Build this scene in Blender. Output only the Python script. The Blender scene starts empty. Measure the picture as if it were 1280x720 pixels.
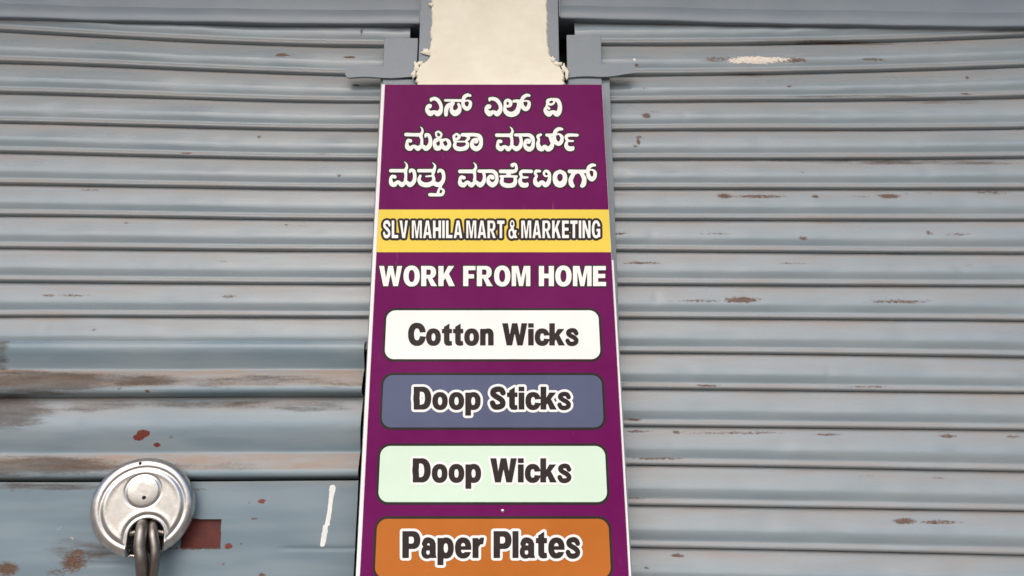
import bpy, bmesh, math, random
import numpy as np
from mathutils import Vector

random.seed(7)
rng = np.random.default_rng(7)
R_ = math.radians
sc = bpy.context.scene
COL = sc.collection

# ------------------------------------------------------------------ camera
F = 960.0                                   # focal length in photo pixels (1280 wide)
TH = math.atan(0.2765)                      # camera looks up at the shop front
DIST = 1.164                                # metres from the lens to the shutter plane (y = 0)
CAM = Vector((0.0, -DIST, 0.95))
cam = bpy.data.cameras.new('camera')
cam.sensor_width = 36.0
cam.lens = F / 1280.0 * 36.0
cam.clip_start = 0.01
cam.clip_end = 500.0
cam_o = bpy.data.objects.new('camera', cam)
COL.objects.link(cam_o)
cam_o.location = CAM
cam_o.rotation_euler = (R_(90) + TH, 0, 0)
sc.camera = cam_o

# ------------------------------------------------------------------ sky, sun, exposure
SUN_EL, SUN_AZ = R_(42), R_(-8)            # azimuth from -Y (the street) towards -X
world = bpy.data.worlds.new('World')
sc.world = world
world.use_nodes = True
wn = world.node_tree
sky = wn.nodes.new('ShaderNodeTexSky')
sky.sky_type = 'NISHITA'
sky.sun_disc = False
sky.sun_elevation = SUN_EL
sky.sun_rotation = R_(180) - SUN_AZ
sky.air_density = 1.0
sky.dust_density = 3.0
sky.ozone_density = 1.0
wn.links.new(sky.outputs[0], wn.nodes['Background'].inputs[0])
wn.nodes['Background'].inputs[1].default_value = 0.14
sun = bpy.data.lights.new('sun', 'SUN')
sun.energy = 1.3
sun.angle = R_(80)
sun.color = (1.0, 0.985, 0.965)
sun_o = bpy.data.objects.new('sun', sun)
COL.objects.link(sun_o)
sdir = Vector((math.sin(SUN_AZ) * math.cos(SUN_EL), -math.cos(SUN_AZ) * math.cos(SUN_EL), math.sin(SUN_EL)))
sun_o.rotation_euler = sdir.to_track_quat('Z', 'Y').to_euler()
sun_o.location = (0, -3, 4)
sc.view_settings.view_transform = 'Standard'
sc.view_settings.look = 'None'
sc.view_settings.gamma = 1.0
sc.view_settings.exposure = 0.24
sc.view_settings.use_curve_mapping = False

# ------------------------------------------------------------------ pixel -> place
CT, ST = math.cos(TH), math.sin(TH)

def ray(px, py):
    """direction of a photo pixel (arrays allowed): (dx, dy, dz), not normalised"""
    u = np.asarray(px, float) - 640.0
    v = 360.0 - np.asarray(py, float)
    return u, F * CT - v * ST, v * CT + F * ST

def on_wall(px, py, y=0.0):
    """where a photo pixel meets the vertical plane y"""
    dx, dy, dz = ray(px, py)
    k = (y - CAM.y) / dy
    return CAM.x + dx * k, CAM.z + dz * k

def wx(px, py, y=0.0):
    return float(on_wall(px, py, y)[0])

def wz(px, py, y=0.0):
    return float(on_wall(px, py, y)[1])

# ------------------------------------------------------------------ materials
def newmat(name):
    m = bpy.data.materials.new(name)
    m.use_nodes = True
    nt = m.node_tree
    return m, nt, nt.nodes['Principled BSDF']

class NB:
    """small node builder"""
    def __init__(s, nt):
        s.nt = nt
    def n(s, typ, **kw):
        nd = s.nt.nodes.new(typ)
        for k, v in kw.items():
            setattr(nd, k, v)
        return nd
    def link(s, a, b):
        s.nt.links.new(a, b)
    def put(s, sock, v):
        if isinstance(v, bpy.types.NodeSocket):
            s.link(v, sock)
        elif isinstance(v, (tuple, list)):
            sock.default_value = tuple(v) + ((1.0,) if len(v) == 3 and sock.type == 'RGBA' else ())
        else:
            sock.default_value = v
    def math(s, op, a, b=0.0, c=0.0, clamp=False):
        nd = s.n('ShaderNodeMath', operation=op, use_clamp=clamp)
        for i, v in enumerate((a, b, c)):
            s.put(nd.inputs[i], v)
        return nd.outputs[0]
    def mix(s, f, a, b):
        nd = s.n('ShaderNodeMix', data_type='RGBA')
        s.put(nd.inputs[0], f)
        s.put(nd.inputs[6], a)
        s.put(nd.inputs[7], b)
        return nd.outputs[2]
    def ramp(s, v, lo, hi):
        nd = s.n('ShaderNodeMapRange', interpolation_type='SMOOTHSTEP')
        s.put(nd.inputs[0], v)
        nd.inputs[1].default_value = lo
        nd.inputs[2].default_value = hi
        return nd.outputs[0]
    def coords(s, scale=(1, 1, 1)):
        g = s.n('ShaderNodeNewGeometry')
        mp = s.n('ShaderNodeMapping')
        mp.inputs['Scale'].default_value = scale
        s.link(g.outputs['Position'], mp.inputs[0])
        return mp.outputs[0]
    def noise(s, scale, vec, detail=4, rough=0.55):
        nd = s.n('ShaderNodeTexNoise')
        nd.inputs['Scale'].default_value = scale
        nd.inputs['Detail'].default_value = detail
        nd.inputs['Roughness'].default_value = rough
        s.link(vec, nd.inputs['Vector'])
        return nd.outputs[0]
    def attr(s, name):
        nd = s.n('ShaderNodeAttribute', attribute_name=name)
        return nd.outputs['Fac']
    def bump(s, h, strength=0.3, dist=0.001):
        nd = s.n('ShaderNodeBump')
        nd.inputs['Strength'].default_value = strength
        nd.inputs['Distance'].default_value = dist
        s.link(h, nd.inputs['Height'])
        return nd.outputs[0]

def shutter_paint(name, paint, paint2, dust, rough, dust_amt):
    """old enamel on rolled steel: dust film, rust and bare patches carried by the slat's own attributes"""
    m, nt, b = newmat(name)
    q = NB(nt)
    streak = q.noise(9, q.coords((1, 1, 9)), 5)
    mid = q.noise(48, q.coords((0.22, 1, 1.7)), 5, .62)
    blot = q.noise(16, q.coords((0.3, 1, 2.2)), 3, .5)
    fine = q.noise(260, q.coords((0.7, 1, 1.3)), 4, 0.7)
    grain = q.noise(900, q.coords((0.5, 1, 1)), 2)
    col = q.mix(q.ramp(blot, 0.35, 0.68), paint, paint2)
    d = q.math('MULTIPLY', q.attr('dust'), q.ramp(q.math('ADD', streak, q.math('MULTIPLY', fine, 0.35)), 0.28, 1.0))
    d = q.math('MULTIPLY', d, dust_amt, clamp=True)
    d = q.math('ADD', d, q.math('MULTIPLY', q.ramp(blot, 0.3, 0.9), 0.12), clamp=True)
    col = q.mix(d, col, dust)
    g = q.attr('grime')
    gn = q.math('ADD', q.math('MULTIPLY', fine, .22), q.math('MULTIPLY', mid, .78))
    gm = q.ramp(q.math('ADD', g, q.math('MULTIPLY', q.math('SUBTRACT', gn, 0.5), 2.0)), 0.12, 0.85)
    gm = q.math('MULTIPLY', gm, q.ramp(g, 0.02, 0.2))
    col = q.mix(q.math('MULTIPLY', gm, q.math('ADD', 0.55, q.math('MULTIPLY', q.ramp(gn, .3, .7), .35))), col, (0.062, 0.043, 0.030))
    rst = q.attr('rust')
    rm = q.ramp(q.math('ADD', rst, q.math('MULTIPLY', q.math('SUBTRACT', q.math('ADD', q.math('MULTIPLY', fine, .65), q.math('MULTIPLY', mid, .35)), 0.5), 2.6)), 0.36, 0.88)
    rm = q.math('MULTIPLY', rm, q.ramp(rst, 0.03, 0.16))
    rustc = q.mix(q.ramp(grain, 0.3, 0.7), (0.07, 0.036, 0.024), (0.15, 0.085, 0.055))
    col = q.mix(rm, col, rustc)
    bare = q.attr('bare')
    bm_ = q.ramp(q.math('ADD', bare, q.math('MULTIPLY', q.math('SUBTRACT', fine, 0.5), 1.6)), 0.5, 0.62)
    bm_ = q.math('MULTIPLY', bm_, q.ramp(bare, 0.05, 0.2))
    col = q.mix(bm_, col, q.mix(q.ramp(grain, .35, .65), (0.62, 0.52, 0.42), (0.78, 0.72, 0.64)))
    red = q.attr('red')
    rd = q.math('MULTIPLY', q.ramp(q.math('ADD', red, q.math('MULTIPLY', q.math('SUBTRACT', fine, 0.5), 1.2)), 0.45, 0.55), q.ramp(red, .05, .2))
    col = q.mix(rd, col, (0.16, 0.032, 0.022))
    speck = q.noise(420, q.coords((0.5, 1, 1)), 3, .8)
    col = q.mix(q.math('MULTIPLY', q.ramp(speck, 0.70, 0.78), 0.6), col, (0.12, 0.075, 0.055))
    q.link(col, b.inputs['Base Color'])
    rg = q.math('ADD', rough, q.math('MULTIPLY', d, 0.3))
    rg = q.math('ADD', rg, q.math('MULTIPLY', q.math('SUBTRACT', blot, .5), .18))
    rg = q.math('ADD', rg, q.math('MULTIPLY', q.math('MAXIMUM', rm, gm), .3), clamp=True)
    q.link(rg, b.inputs['Roughness'])
    b.inputs['Specular IOR Level'].default_value = 0.5
    h = q.math('SUBTRACT', q.math('ADD', q.math('MULTIPLY', fine, 0.30), q.math('MULTIPLY', blot, .25)), q.math('MULTIPLY', q.math('MAXIMUM', rm, bm_), 0.8))
    q.link(q.bump(h, 0.28, 0.0012), b.inputs['Normal'])
    return m

def paint_mat(name, c1, c2, rough, spots=0.0, scale=14, bump=0.2, spotcol=(0.1, 0.05, 0.035), spec=0.5):
    m, nt, b = newmat(name)
    q = NB(nt)
    a = q.noise(scale, q.coords((1, 1, 1)), 6, 0.6)
    f = q.noise(scale * 14, q.coords((1, 1, 1)), 4, 0.7)
    col = q.mix(q.ramp(a, 0.3, 0.7), c1, c2)
    if spots:
        k = q.ramp(q.math('ADD', q.math('MULTIPLY', a, .4), q.math('MULTIPLY', f, .6)), 0.66 - 0.08 * spots, 0.74 - 0.08 * spots)
        col = q.mix(q.math('MULTIPLY', k, 0.8), col, spotcol)
    q.link(col, b.inputs['Base Color'])
    q.link(q.math('ADD', rough, q.math('MULTIPLY', q.math('SUBTRACT', a, .5), .25), clamp=True), b.inputs['Roughness'])
    b.inputs['Specular IOR Level'].default_value = spec
    q.link(q.bump(q.math('ADD', q.math('MULTIPLY', a, .7), q.math('MULTIPLY', f, .3)), bump, 0.001), b.inputs['Normal'])
    return m

M = {}
M['slat'] = shutter_paint('grey_shutter_enamel', (0.235, 0.283, 0.312), (0.268, 0.312, 0.337), (0.265, 0.229, 0.206), 0.22, 0.95)
M['wide'] = shutter_paint('blue_grey_shutter_enamel', (0.175, 0.240, 0.278), (0.24, 0.300, 0.335), (0.29, 0.205, 0.150), 0.30, 1.0)
M['plate'] = shutter_paint('blue_grey_lock_plate_enamel', (0.142, 0.203, 0.245), (0.182, 0.248, 0.29), (0.27, 0.26, 0.24), 0.42, 0.8)
M['lintel'] = paint_mat('blue_grey_lintel_paint', (0.182, 0.216, 0.250), (0.208, 0.243, 0.275), 0.36, 0.0, 9, 0.12)
M['guide'] = paint_mat('blue_grey_guide_paint', (0.155, 0.187, 0.218), (0.19, 0.222, 0.25), 0.42, 0.25, 30, 0.25)
M['plaster'] = paint_mat('cream_wall_paint', (0.77, 0.705, 0.565), (0.84, 0.785, 0.66), 0.8, 0.2, 14, 0.55, (0.42, 0.33, 0.22), .3)
M['dark'] = paint_mat('recess_shade_backing', (0.03, 0.027, 0.025), (0.05, 0.045, 0.04), 0.9, 0, 20, 0.3)  # near-black base colour paints in the shade of the unlit interior
M['concrete'] = paint_mat('grey_concrete', (0.28, 0.265, 0.24), (0.36, 0.34, 0.31), 0.85, 0.2, 6, 0.5, (0.15, 0.13, 0.11), .3)
M['ground'] = paint_mat('dusty_street', (0.22, 0.19, 0.165), (0.30, 0.265, 0.23), 0.9, 0.2, 2.5, 0.6, (0.12, 0.1, 0.085), .2)
M['steel'] = None

def vinyl(name, c, rough=0.3, var=0.06, spec=0.05):
    m, nt, b = newmat(name)
    q = NB(nt)
    a = q.noise(7, q.coords((1, 1, 1)), 5, 0.6)
    s = q.noise(60, q.coords((1.0, 1.0, 0.25)), 4, 0.7)
    c2 = tuple(min(1.0, x * (1 + var) + 0.3 * var * 0.3) for x in c)
    c1 = tuple(x * (1 - var) for x in c)
    col = q.mix(q.ramp(a, .3, .7), c1, c2)
    col = q.mix(q.math('MULTIPLY', q.ramp(s, .64, .82), .20), col, (0.5, 0.45, 0.42))
    q.link(col, b.inputs['Base Color'])
    q.link(q.math('ADD', rough, q.math('MULTIPLY', q.math('SUBTRACT', s, .5), .2)), b.inputs['Roughness'])
    b.inputs['Specular IOR Level'].default_value = spec
    q.link(q.bump(a, 0.16, 0.003), b.inputs['Normal'])
    return m

M['purple'] = vinyl('purple_vinyl', (0.135, 0.0022, 0.082), 0.36)
M['yellow'] = vinyl('yellow_vinyl', (0.78, 0.575, 0.085), 0.32, .04)
M['white'] = vinyl('white_vinyl', (0.84, 0.82, 0.79), 0.35, .03)
M['ink'] = vinyl('dark_brown_ink', (0.030, 0.022, 0.021), 0.35, .1)
M['slate'] = vinyl('slate_blue_vinyl', (0.098, 0.112, 0.185), 0.32)
M['mint'] = vinyl('pale_mint_vinyl', (0.63, 0.77, 0.63), 0.35, .03)
M['orange'] = vinyl('orange_brown_vinyl', (0.45, 0.135, 0.022), 0.32)
M['edge'] = vinyl('white_sign_edge', (0.80, 0.78, 0.76), 0.4, .05)
M['redprimer'] = paint_mat('red_oxide_primer', (0.075, 0.012, 0.009), (0.125, 0.021, 0.015), 0.65, 1.2, 60, 0.4, (0.05, 0.02, 0.015))
M['chalk'] = paint_mat('white_brush_paint', (0.72, 0.73, 0.70), (0.82, 0.82, 0.79), 0.6, 0.0, 60, 0.4)

def metal(name, c, r1, scr):
    m, nt, b = newmat(name)
    q = NB(nt)
    a = q.noise(90, q.coords((1, 1, 1)), 5, .6)
    s = q.noise(500, q.coords((1, 1, 1)), 3, .7)
    b.inputs['Metallic'].default_value = 1.0
    q.link(q.mix(q.ramp(a, .3, .75), c, tuple(x * .72 for x in c)), b.inputs['Base Color'])
    q.link(q.math('ADD', r1, q.math('MULTIPLY', a, .2)), b.inputs['Roughness'])
    q.link(q.bump(q.math('ADD', a, s), scr, 0.0004), b.inputs['Normal'])
    return m

M['steel'] = metal('worn_stainless_steel', (0.74, 0.715, 0.70), 0.20, 0.22)
M['iron'] = metal('old_galvanised_steel', (0.30, 0.265, 0.235), 0.26, 0.7)
M['black'] = paint_mat('black_keyhole_throat_shade', (0.006, 0.006, 0.006), (0.01, 0.009, 0.008), 0.8)

# ------------------------------------------------------------------ object helpers
def link(o, parent=None):
    COL.objects.link(o)
    if parent is not None:
        o.parent = parent
    return o

def tag(o, label=None, cat=None, group=None, kind=None):
    for k, v in (('label', label), ('category', cat), ('group', group), ('kind', kind)):
        if v:
            o[k] = v
    return o

def thing(name, loc, label, cat, group=None):
    o = bpy.data.objects.new(name, None)
    o.empty_display_size = 0.05
    o.location = loc
    return tag(link(o), label, cat, group)

def mesh_obj(name, verts, faces, mat, parent=None, smooth=False, attrs=None):
    """verts are world coordinates; a child keeps them relative to its thing's base"""
    v = np.asarray(verts, dtype=np.float64).reshape(-1, 3)
    p = parent
    while p is not None:
        v = v - np.array(p.location)
        p = p.parent
    me = bpy.data.meshes.new(name)
    me.from_pydata(v.tolist(), [], faces)
    if attrs:
        for k, a in attrs.items():
            at = me.attributes.new(k, 'FLOAT', 'POINT')
            at.data.foreach_set('value', np.asarray(a, dtype=np.float32).ravel())
    if smooth:
        me.polygons.foreach_set('use_smooth', [True] * len(me.polygons))
    me.materials.append(mat)
    me.update()
    return link(bpy.data.objects.new(name, me), parent)

def bm_obj(name, bm, mat, parent=None, smooth=False):
    bm.normal_update()
    vs = [tuple(v.co) for v in bm.verts]
    bm.verts.index_update()
    fs = [[v.index for v in f.verts] for f in bm.faces]
    bm.free()
    o = mesh_obj(name, vs, fs, mat, parent, smooth)
    return o

def add_box(bm, x0, x1, y0, y1, z0, z1, bevel=0.0, seg=2):
    r = bmesh.ops.create_cube(bm, size=1.0)
    for v in r['verts']:
        v.co = Vector(((x0 + x1) / 2 + v.co.x * (x1 - x0), (y0 + y1) / 2 + v.co.y * (y1 - y0), (z0 + z1) / 2 + v.co.z * (z1 - z0)))
    if bevel:
        es = list({e for v in r['verts'] for e in v.link_edges})
        bmesh.ops.bevel(bm, geom=es, offset=bevel, segments=seg, affect='EDGES', profile=0.5)

def rough_up(bm, amp, freq, seed=0):
    from mathutils import noise
    for v in bm.verts:
        n = noise.noise_vector(v.co * freq + Vector((seed, seed * 1.7, 0)))
        v.co += n * amp

def grid_mesh(name, P, mat, parent=None, smooth=True, attrs=None):
    """P: array (rows, cols, 3)"""
    r, c = P.shape[:2]
    idx = np.arange(r * c).reshape(r, c)
    f = np.stack([idx[:-1, :-1], idx[1:, :-1], idx[1:, 1:], idx[:-1, 1:]], -1).reshape(-1, 4)
    return mesh_obj(name, P.reshape(-1, 3), f.tolist(), mat, parent, smooth, attrs)

def tube(name, pts, rad, mat, parent=None, n=12, sub=6, flat=1.0):
    """round bar through control points (Catmull-Rom), capped"""
    pts = [Vector(p) for p in pts]
    ext = [pts[0] * 2 - pts[1]] + pts + [pts[-1] * 2 - pts[-2]]
    path = []
    for i in range(1, len(ext) - 2):
        for k in range(sub):
            t = k / sub
            a, b_, c, d = ext[i - 1], ext[i], ext[i + 1], ext[i + 2]
            path.append(0.5 * ((2 * b_) + (c - a) * t + (2 * a - 5 * b_ + 4 * c - d) * t * t + (3 * b_ - a - 3 * c + d) * t ** 3))
    path.append(pts[-1])
    vs, fs = [], []
    up = Vector((1, 0, 0))
    for i, p in enumerate(path):
        tg = (path[min(i + 1, len(path) - 1)] - path[max(i - 1, 0)]).normalized()
        e1 = (up - tg * up.dot(tg)).normalized()
        e2 = tg.cross(e1)
        for k in range(n):
            a = 2 * math.pi * k / n
            vs.append(tuple(p + e1 * (math.cos(a) * rad * flat) + e2 * (math.sin(a) * rad)))
    for i in range(len(path) - 1):
        for k in range(n):
            a, b_ = i * n + k, i * n + (k + 1) % n
            fs.append([a, b_, b_ + n, a + n])
    fs.append(list(range(n))[::-1])
    fs.append(list(range((len(path) - 1) * n, len(path) * n)))
    return mesh_obj(name, vs, fs, mat, parent, True)

# ================================================================== SETTING
bm = bmesh.new()
bmesh.ops.create_grid(bm, x_segments=40, y_segments=40, size=120)
tag(bm_obj('ground', bm, M['ground']), kind='structure')

XL, XR = -1.32, 1.30                         # outer ends of the two shutters
SILL = 0.775                                 # top of the plinth both shutters close on
bm = bmesh.new()
add_box(bm, XL - 1.2, XR + 1.2, -0.06, 0.30, -0.02, SILL - 0.03, 0.004)
add_box(bm, XL - 1.2, XR + 1.2, -0.085, 0.30, SILL - 0.029, SILL - 0.002, 0.004)
tag(bm_obj('plinth_wall', bm, M['concrete']), 'grey concrete plinth wall under both roller shutters', 'wall')
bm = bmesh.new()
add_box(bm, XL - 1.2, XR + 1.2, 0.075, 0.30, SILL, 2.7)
tag(bm_obj('recess_wall', bm, M['dark']), 'backing wall behind the shutters, coloured dark as shade in the gaps', 'wall')
bm = bmesh.new()
for x0, x1 in ((XL - 1.2, XL - 0.03), (XR + 0.03, XR + 1.2)):
    add_box(bm, x0, x1, -0.034, 0.07, SILL, 1.90)
add_box(bm, XL - 1.2, XR + 1.2, -0.030, 0.07, 1.905, 2.7)
rough_up(bm, 0.002, 9)
tag(bm_obj('upper_wall', bm, M['plaster']), 'cream painted wall above and beside the shutters', 'wall')
bm = bmesh.new()
add_box(bm, XL - 1.2, XR + 1.2, -0.50, -0.032, 2.20, 2.29, 0.006)  # out-of-view overhang, added to keep high sky off slats and lintels
tag(bm_obj('added_shade_slab', bm, M['concrete']), 'unseen concrete slab added over the shutters to shade them', 'slab')

# ------------------------------------------------------------------ centre pillar, cream plaster
y_p = -0.030
pil_xl, pil_xr = wx(538, 40, y_p), wx(685, 40, y_p)
low_xl, low_xr = wx(521, 96, y_p), wx(706, 96, y_p)
z_step = wz(600, 81, y_p)
pillar = thing('pillar', (0.5 * (low_xl + low_xr), 0.0, SILL), 'cream plastered pillar between the two roller shutters', 'pillar')

def plaster_sheet(name, xl, xr, z0, z1, y, ragl, ragr, ragb=0.0, sx=70, sz=60, seed=0):
    """front skin of plaster with ragged edges that turn back to the wall"""
    from mathutils import noise
    P = np.zeros((sz + 1, sx + 1, 3))
    for j in range(sz + 1):
        t = j / sz
        z = z0 + (z1 - z0) * t
        fl = 1 / (1 + math.exp((z - z_step) / 0.0042))            # 0 on the shaft, 1 on the flared foot
        fr = 1 / (1 + math.exp((z - z_step - .004) / 0.0052))
        nl = noise.fractal(Vector((seed, z * 60, 0)), 0.75, 2.2, 6) * (ragl + .0042 * fl)
        nr = noise.fractal(Vector((seed + 9, z * 60, 0)), 0.75, 2.2, 6) * (ragr + .0042 * fr)
        a, b_ = xl + (low_xl - xl) * fl + nl, xr + (low_xr - xr) * fr + nr
        for i in range(sx + 1):
            s = 0.5 - 0.5 * math.cos(math.pi * i / sx)
            x = a + (b_ - a) * s
            e = min(s, 1 - s) * (b_ - a)
            edge = 1 - min(1.0, e / 0.004)
            lump = noise.fractal(Vector((x * 16, z * 16, seed)), 0.9, 2.1, 6) * 0.0016
            lump += max(0.0, noise.noise(Vector((x * 120, z * 120, seed)))) * 0.0022 * math.exp(-e / .006)
            P[j, i] = (x, y - lump + edge ** 2 * 0.0055, z)
    return grid_mesh(name, P, M['plaster'], pillar)

bm = bmesh.new()
add_box(bm, pil_xl + 0.003, pil_xr - 0.003, -0.020, 0.07, SILL, 2.0)
bm_obj('core', bm, M['plaster'], pillar)
plaster_sheet('plaster_face', pil_xl, pil_xr, wz(600, 126, y_p), 1.903, y_p - .0062, 0.0026, 0.0026, seed=3, sx=110, sz=200)
bm = bmesh.new()
add_box(bm, low_xl + 0.004, low_xr - 0.004, -0.026, 0.069, SILL, wz(600, 124, y_p), 0.002)
bm_obj('plaster_base', bm, M['plaster'], pillar)
# stray flakes of plaster smeared on the steel jambs
def flake(px, py, w, h, y, seed):
    from mathutils import noise
    x, z = wx(px, py, y), wz(px, py, y)
    n = 18
    vs = [(x, y - 0.0016, z)]
    for ring, (k, dy) in enumerate(((0.7, -0.0012), (1.0, 0.0006))):
        for i in range(n):
            a = 2 * math.pi * i / n
            r = k * (1 + 0.9 * noise.noise(Vector((math.cos(a) * 3.4 + seed, math.sin(a) * 3.4, seed))))
            vs.append((x + math.cos(a) * w * r, y + dy, z + math.sin(a) * h * r))
    fs = [[0, 1 + i, 1 + (i + 1) % n] for i in range(n)]
    fs += [[1 + i, 1 + n + i, 1 + n + (i + 1) % n, 1 + (i + 1) % n] for i in range(n)]
    mesh_obj('plaster_flake', vs, fs, M['plaster'], pillar, True)
for i, (px, py, w, h) in enumerate(((533, 65, .008, .006), (521, 84, .005, .009), (517, 92, .004, .008), (526, 79, .006, .005),
                                    (705, 86, .004, .008), (709, 93, .003, .010), (698, 80, .006, .004), (539, 6, .004, .004), (691, 74, .005, .006))):
    flake(px, py, w, h, -0.0362, i * 3.1)

# ------------------------------------------------------------------ steel lintels over each shutter
LIN_Y = -0.0125
def lintel(xs, name, label, crease, bottom, endx):
    """xs: pixel columns, crease/bottom: pixel rows of the lip's crease and lower edge"""
    nx = 60
    wxs = [wx(p, b, LIN_Y) for p, b in zip(xs, bottom)]
    zc = [wz(p, c, LIN_Y) for p, c in zip(xs, crease)]
    zb = [wz(p, b, LIN_Y - .01) for p, b in zip(xs, bottom)]
    x0, x1 = (XL - 0.02, endx) if endx < 0 else (endx, XR + 0.02)
    X = np.linspace(x0, x1, nx)
    ZC, ZB = np.interp(X, wxs, zc), np.interp(X, wxs, zb)
    root = thing(name, ((x0 + x1) / 2, 0.0, float(ZB.min())), label, 'lintel', 'steel lintels over the shutters')
    wob = np.array([0.0007 * math.sin(x * 17 + 1) + 0.0005 * math.sin(x * 41) for x in X])
    def sheet(nm, prof):
        P = np.zeros((len(prof), nx, 3))
        for j, (dy, fz) in enumerate(prof):
            P[j, :, 0] = X
            P[j, :, 1] = LIN_Y + dy + wob
            P[j, :, 2] = fz
        return grid_mesh(nm, P, M['lintel'], root)
    top = 1.9035
    sheet('face_sheet', [(0.06, np.full(nx, top)), (0.016, np.full(nx, top)), (0.0155, np.full(nx, top - .004)), (0.008, (ZC + top) / 2), (0.0, ZC + .002), (0.0, ZC)])
    sheet('lower_lip', [(0.0, ZC), (-0.0056, ZC - .0012), (-0.0068, ZC - .0024), (-0.0056, ZB + .0040), (-0.0053, ZB + .0015), (-0.0046, ZB + .0002), (-0.003, ZB - .0002), (0.004, ZB + .0005), (0.06, ZB + .002)])
    # closed end towards the pillar
    xe = endx
    zb_e = float(np.interp(xe, X, ZB))
    bm = bmesh.new()
    if endx < 0:
        add_box(bm, xe - 0.0015, xe + 0.0015, LIN_Y - 0.009, 0.05, zb_e, top, 0.0006)
    else:
        add_box(bm, xe - 0.0015, xe + 0.0015, LIN_Y - 0.009, 0.05, zb_e, top, 0.0006)
    bm_obj('end_plate', bm, M['lintel'], root)
    return root, zb_e

lx = wx(526, 20, LIN_Y)
rx = wx(699, 12, LIN_Y)
lin_l, zel = lintel([-60, 0, 100, 240, 380, 480, 527], 'steel_lintel', 'blue grey steel lintel over the padlocked shutter', [4, 6, 9, 12, 13.5, 14, 14.5], [17, 19, 22, 25, 27, 27.5, 28], lx)
lin_r, zer = lintel([690, 755, 860, 1000, 1176, 1276, 1340], 'steel_lintel', 'blue grey steel lintel over the shutter without a padlock', [8.5, 9.5, 11.5, 14, 16.5, 17.5, 18], [20, 22, 24.5, 28, 30.5, 31, 31.5], rx)

# angle-iron jambs running down each side of the pillar
def jamb(name, xa, xb, label):
    root = thing(name, ((xa + xb) / 2, -0.03, SILL), label, 'jamb', 'angle iron jambs beside the pillar')
    bm = bmesh.new()
    add_box(bm, xa, xb, -0.0335, -0.0295, SILL, 1.903, 0.0008)
    bm_obj('front_flange', bm, M['guide'], root)
    bm = bmesh.new()
    if xa < 0:
        add_box(bm, xa, xa + 0.004, -0.0290, 0.07, SILL, 1.903, 0.0005)
    else:
        add_box(bm, xb - 0.004, xb, -0.0290, 0.07, SILL, 1.903, 0.0005)
    bm_obj('side_flange', bm, M['guide'], root)
jamb('steel_jamb', wx(524, 50, -.0335), wx(541, 50, -.0335), 'grey angle iron jamb between the padlocked shutter and the pillar')
jamb('steel_jamb', wx(683, 50, -.0335), wx(698.5, 50, -.0335), 'grey angle iron jamb between the pillar and the shutter without a padlock')

# ================================================================== ROLLER SHUTTERS
LX = np.array([0, 100, 240, 380, 470.0])
LJ = [[2, 8, 14.6, 20, 21], [38, 44, 50.6, 56.3, 57.5], [77.5, 81, 86, 92, 94], [115.5, 118.3, 122.4, 126.6, 127.2], [152.5, 155, 158.3, 161.8, 162.3],
      [190, 192.5, 195.8, 198.8, 199.3], [230, 231.5, 233.6, 236, 236.5], [269, 270, 272, 274.2, 274.5], [310, 311, 312.3, 313.3, 313.6],
      [352, 353, 354, 355, 355.2], [395.7, 395.7, 396, 396.7, 396.7], [438, 438, 438, 439, 439]]
RX = np.array([760, 855, 1010, 1176, 1276.0])
RJ = [[19, 18, 18, 11, 7], [55.5, 54.6, 54.0, 48.3, 45], [94, 92.3, 91, 85.5, 82.7], [127, 125.9, 125.3, 123.2, 121], [162.7, 161.9, 161.7, 161.3, 160],
      [199, 198.6, 198.6, 197.7, 196.7], [235.7, 235.8, 236, 236, 236], [274.3, 274.5, 275, 275.1, 275.2], [313.3, 314, 315.5, 316.4, 316.8],
      [355.7, 356, 356.9, 357.4, 357.8], [397.7, 398, 398.9, 400.2, 401.3], [441, 441.5, 443, 445, 446.7], [486, 486.7, 488.6, 490.4, 491.5],
      [532.5, 533.5, 535.2, 537, 538.3], [581.5, 582.5, 585, 588, 590], [632, 633, 635.5, 638, 639.7], [684.5, 686, 689, 692.5, 694.8],
      [738, 740, 744, 749, 752], [794, 797, 802, 808, 811], [855, 858, 864, 870, 874]]

def joint_fn(PX, PY):
    X, Z = on_wall(PX, np.array(PY, float), -0.006)
    def fn(x):
        x = np.asarray(x, float)
        # smooth quadratic fit inside, gently flattening outside the measured span
        c = np.polyfit(X, Z, 3)
        lo, hi = X[0] - 0.03, X[-1] + 0.03
        xc = np.clip(x, lo, hi)
        z = np.polyval(c, xc)
        sl_lo, sl_hi = np.polyval(np.polyder(c), lo), np.polyval(np.polyder(c), hi)
        z = z + np.where(x < lo, sl_lo * 0.12 * (1 - np.exp((x - lo) / 0.12)) * -1, 0)
        z = z + np.where(x > hi, sl_hi * 0.12 * (1 - np.exp(-(x - hi) / 0.12)), 0)
        return z
    return fn

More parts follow.
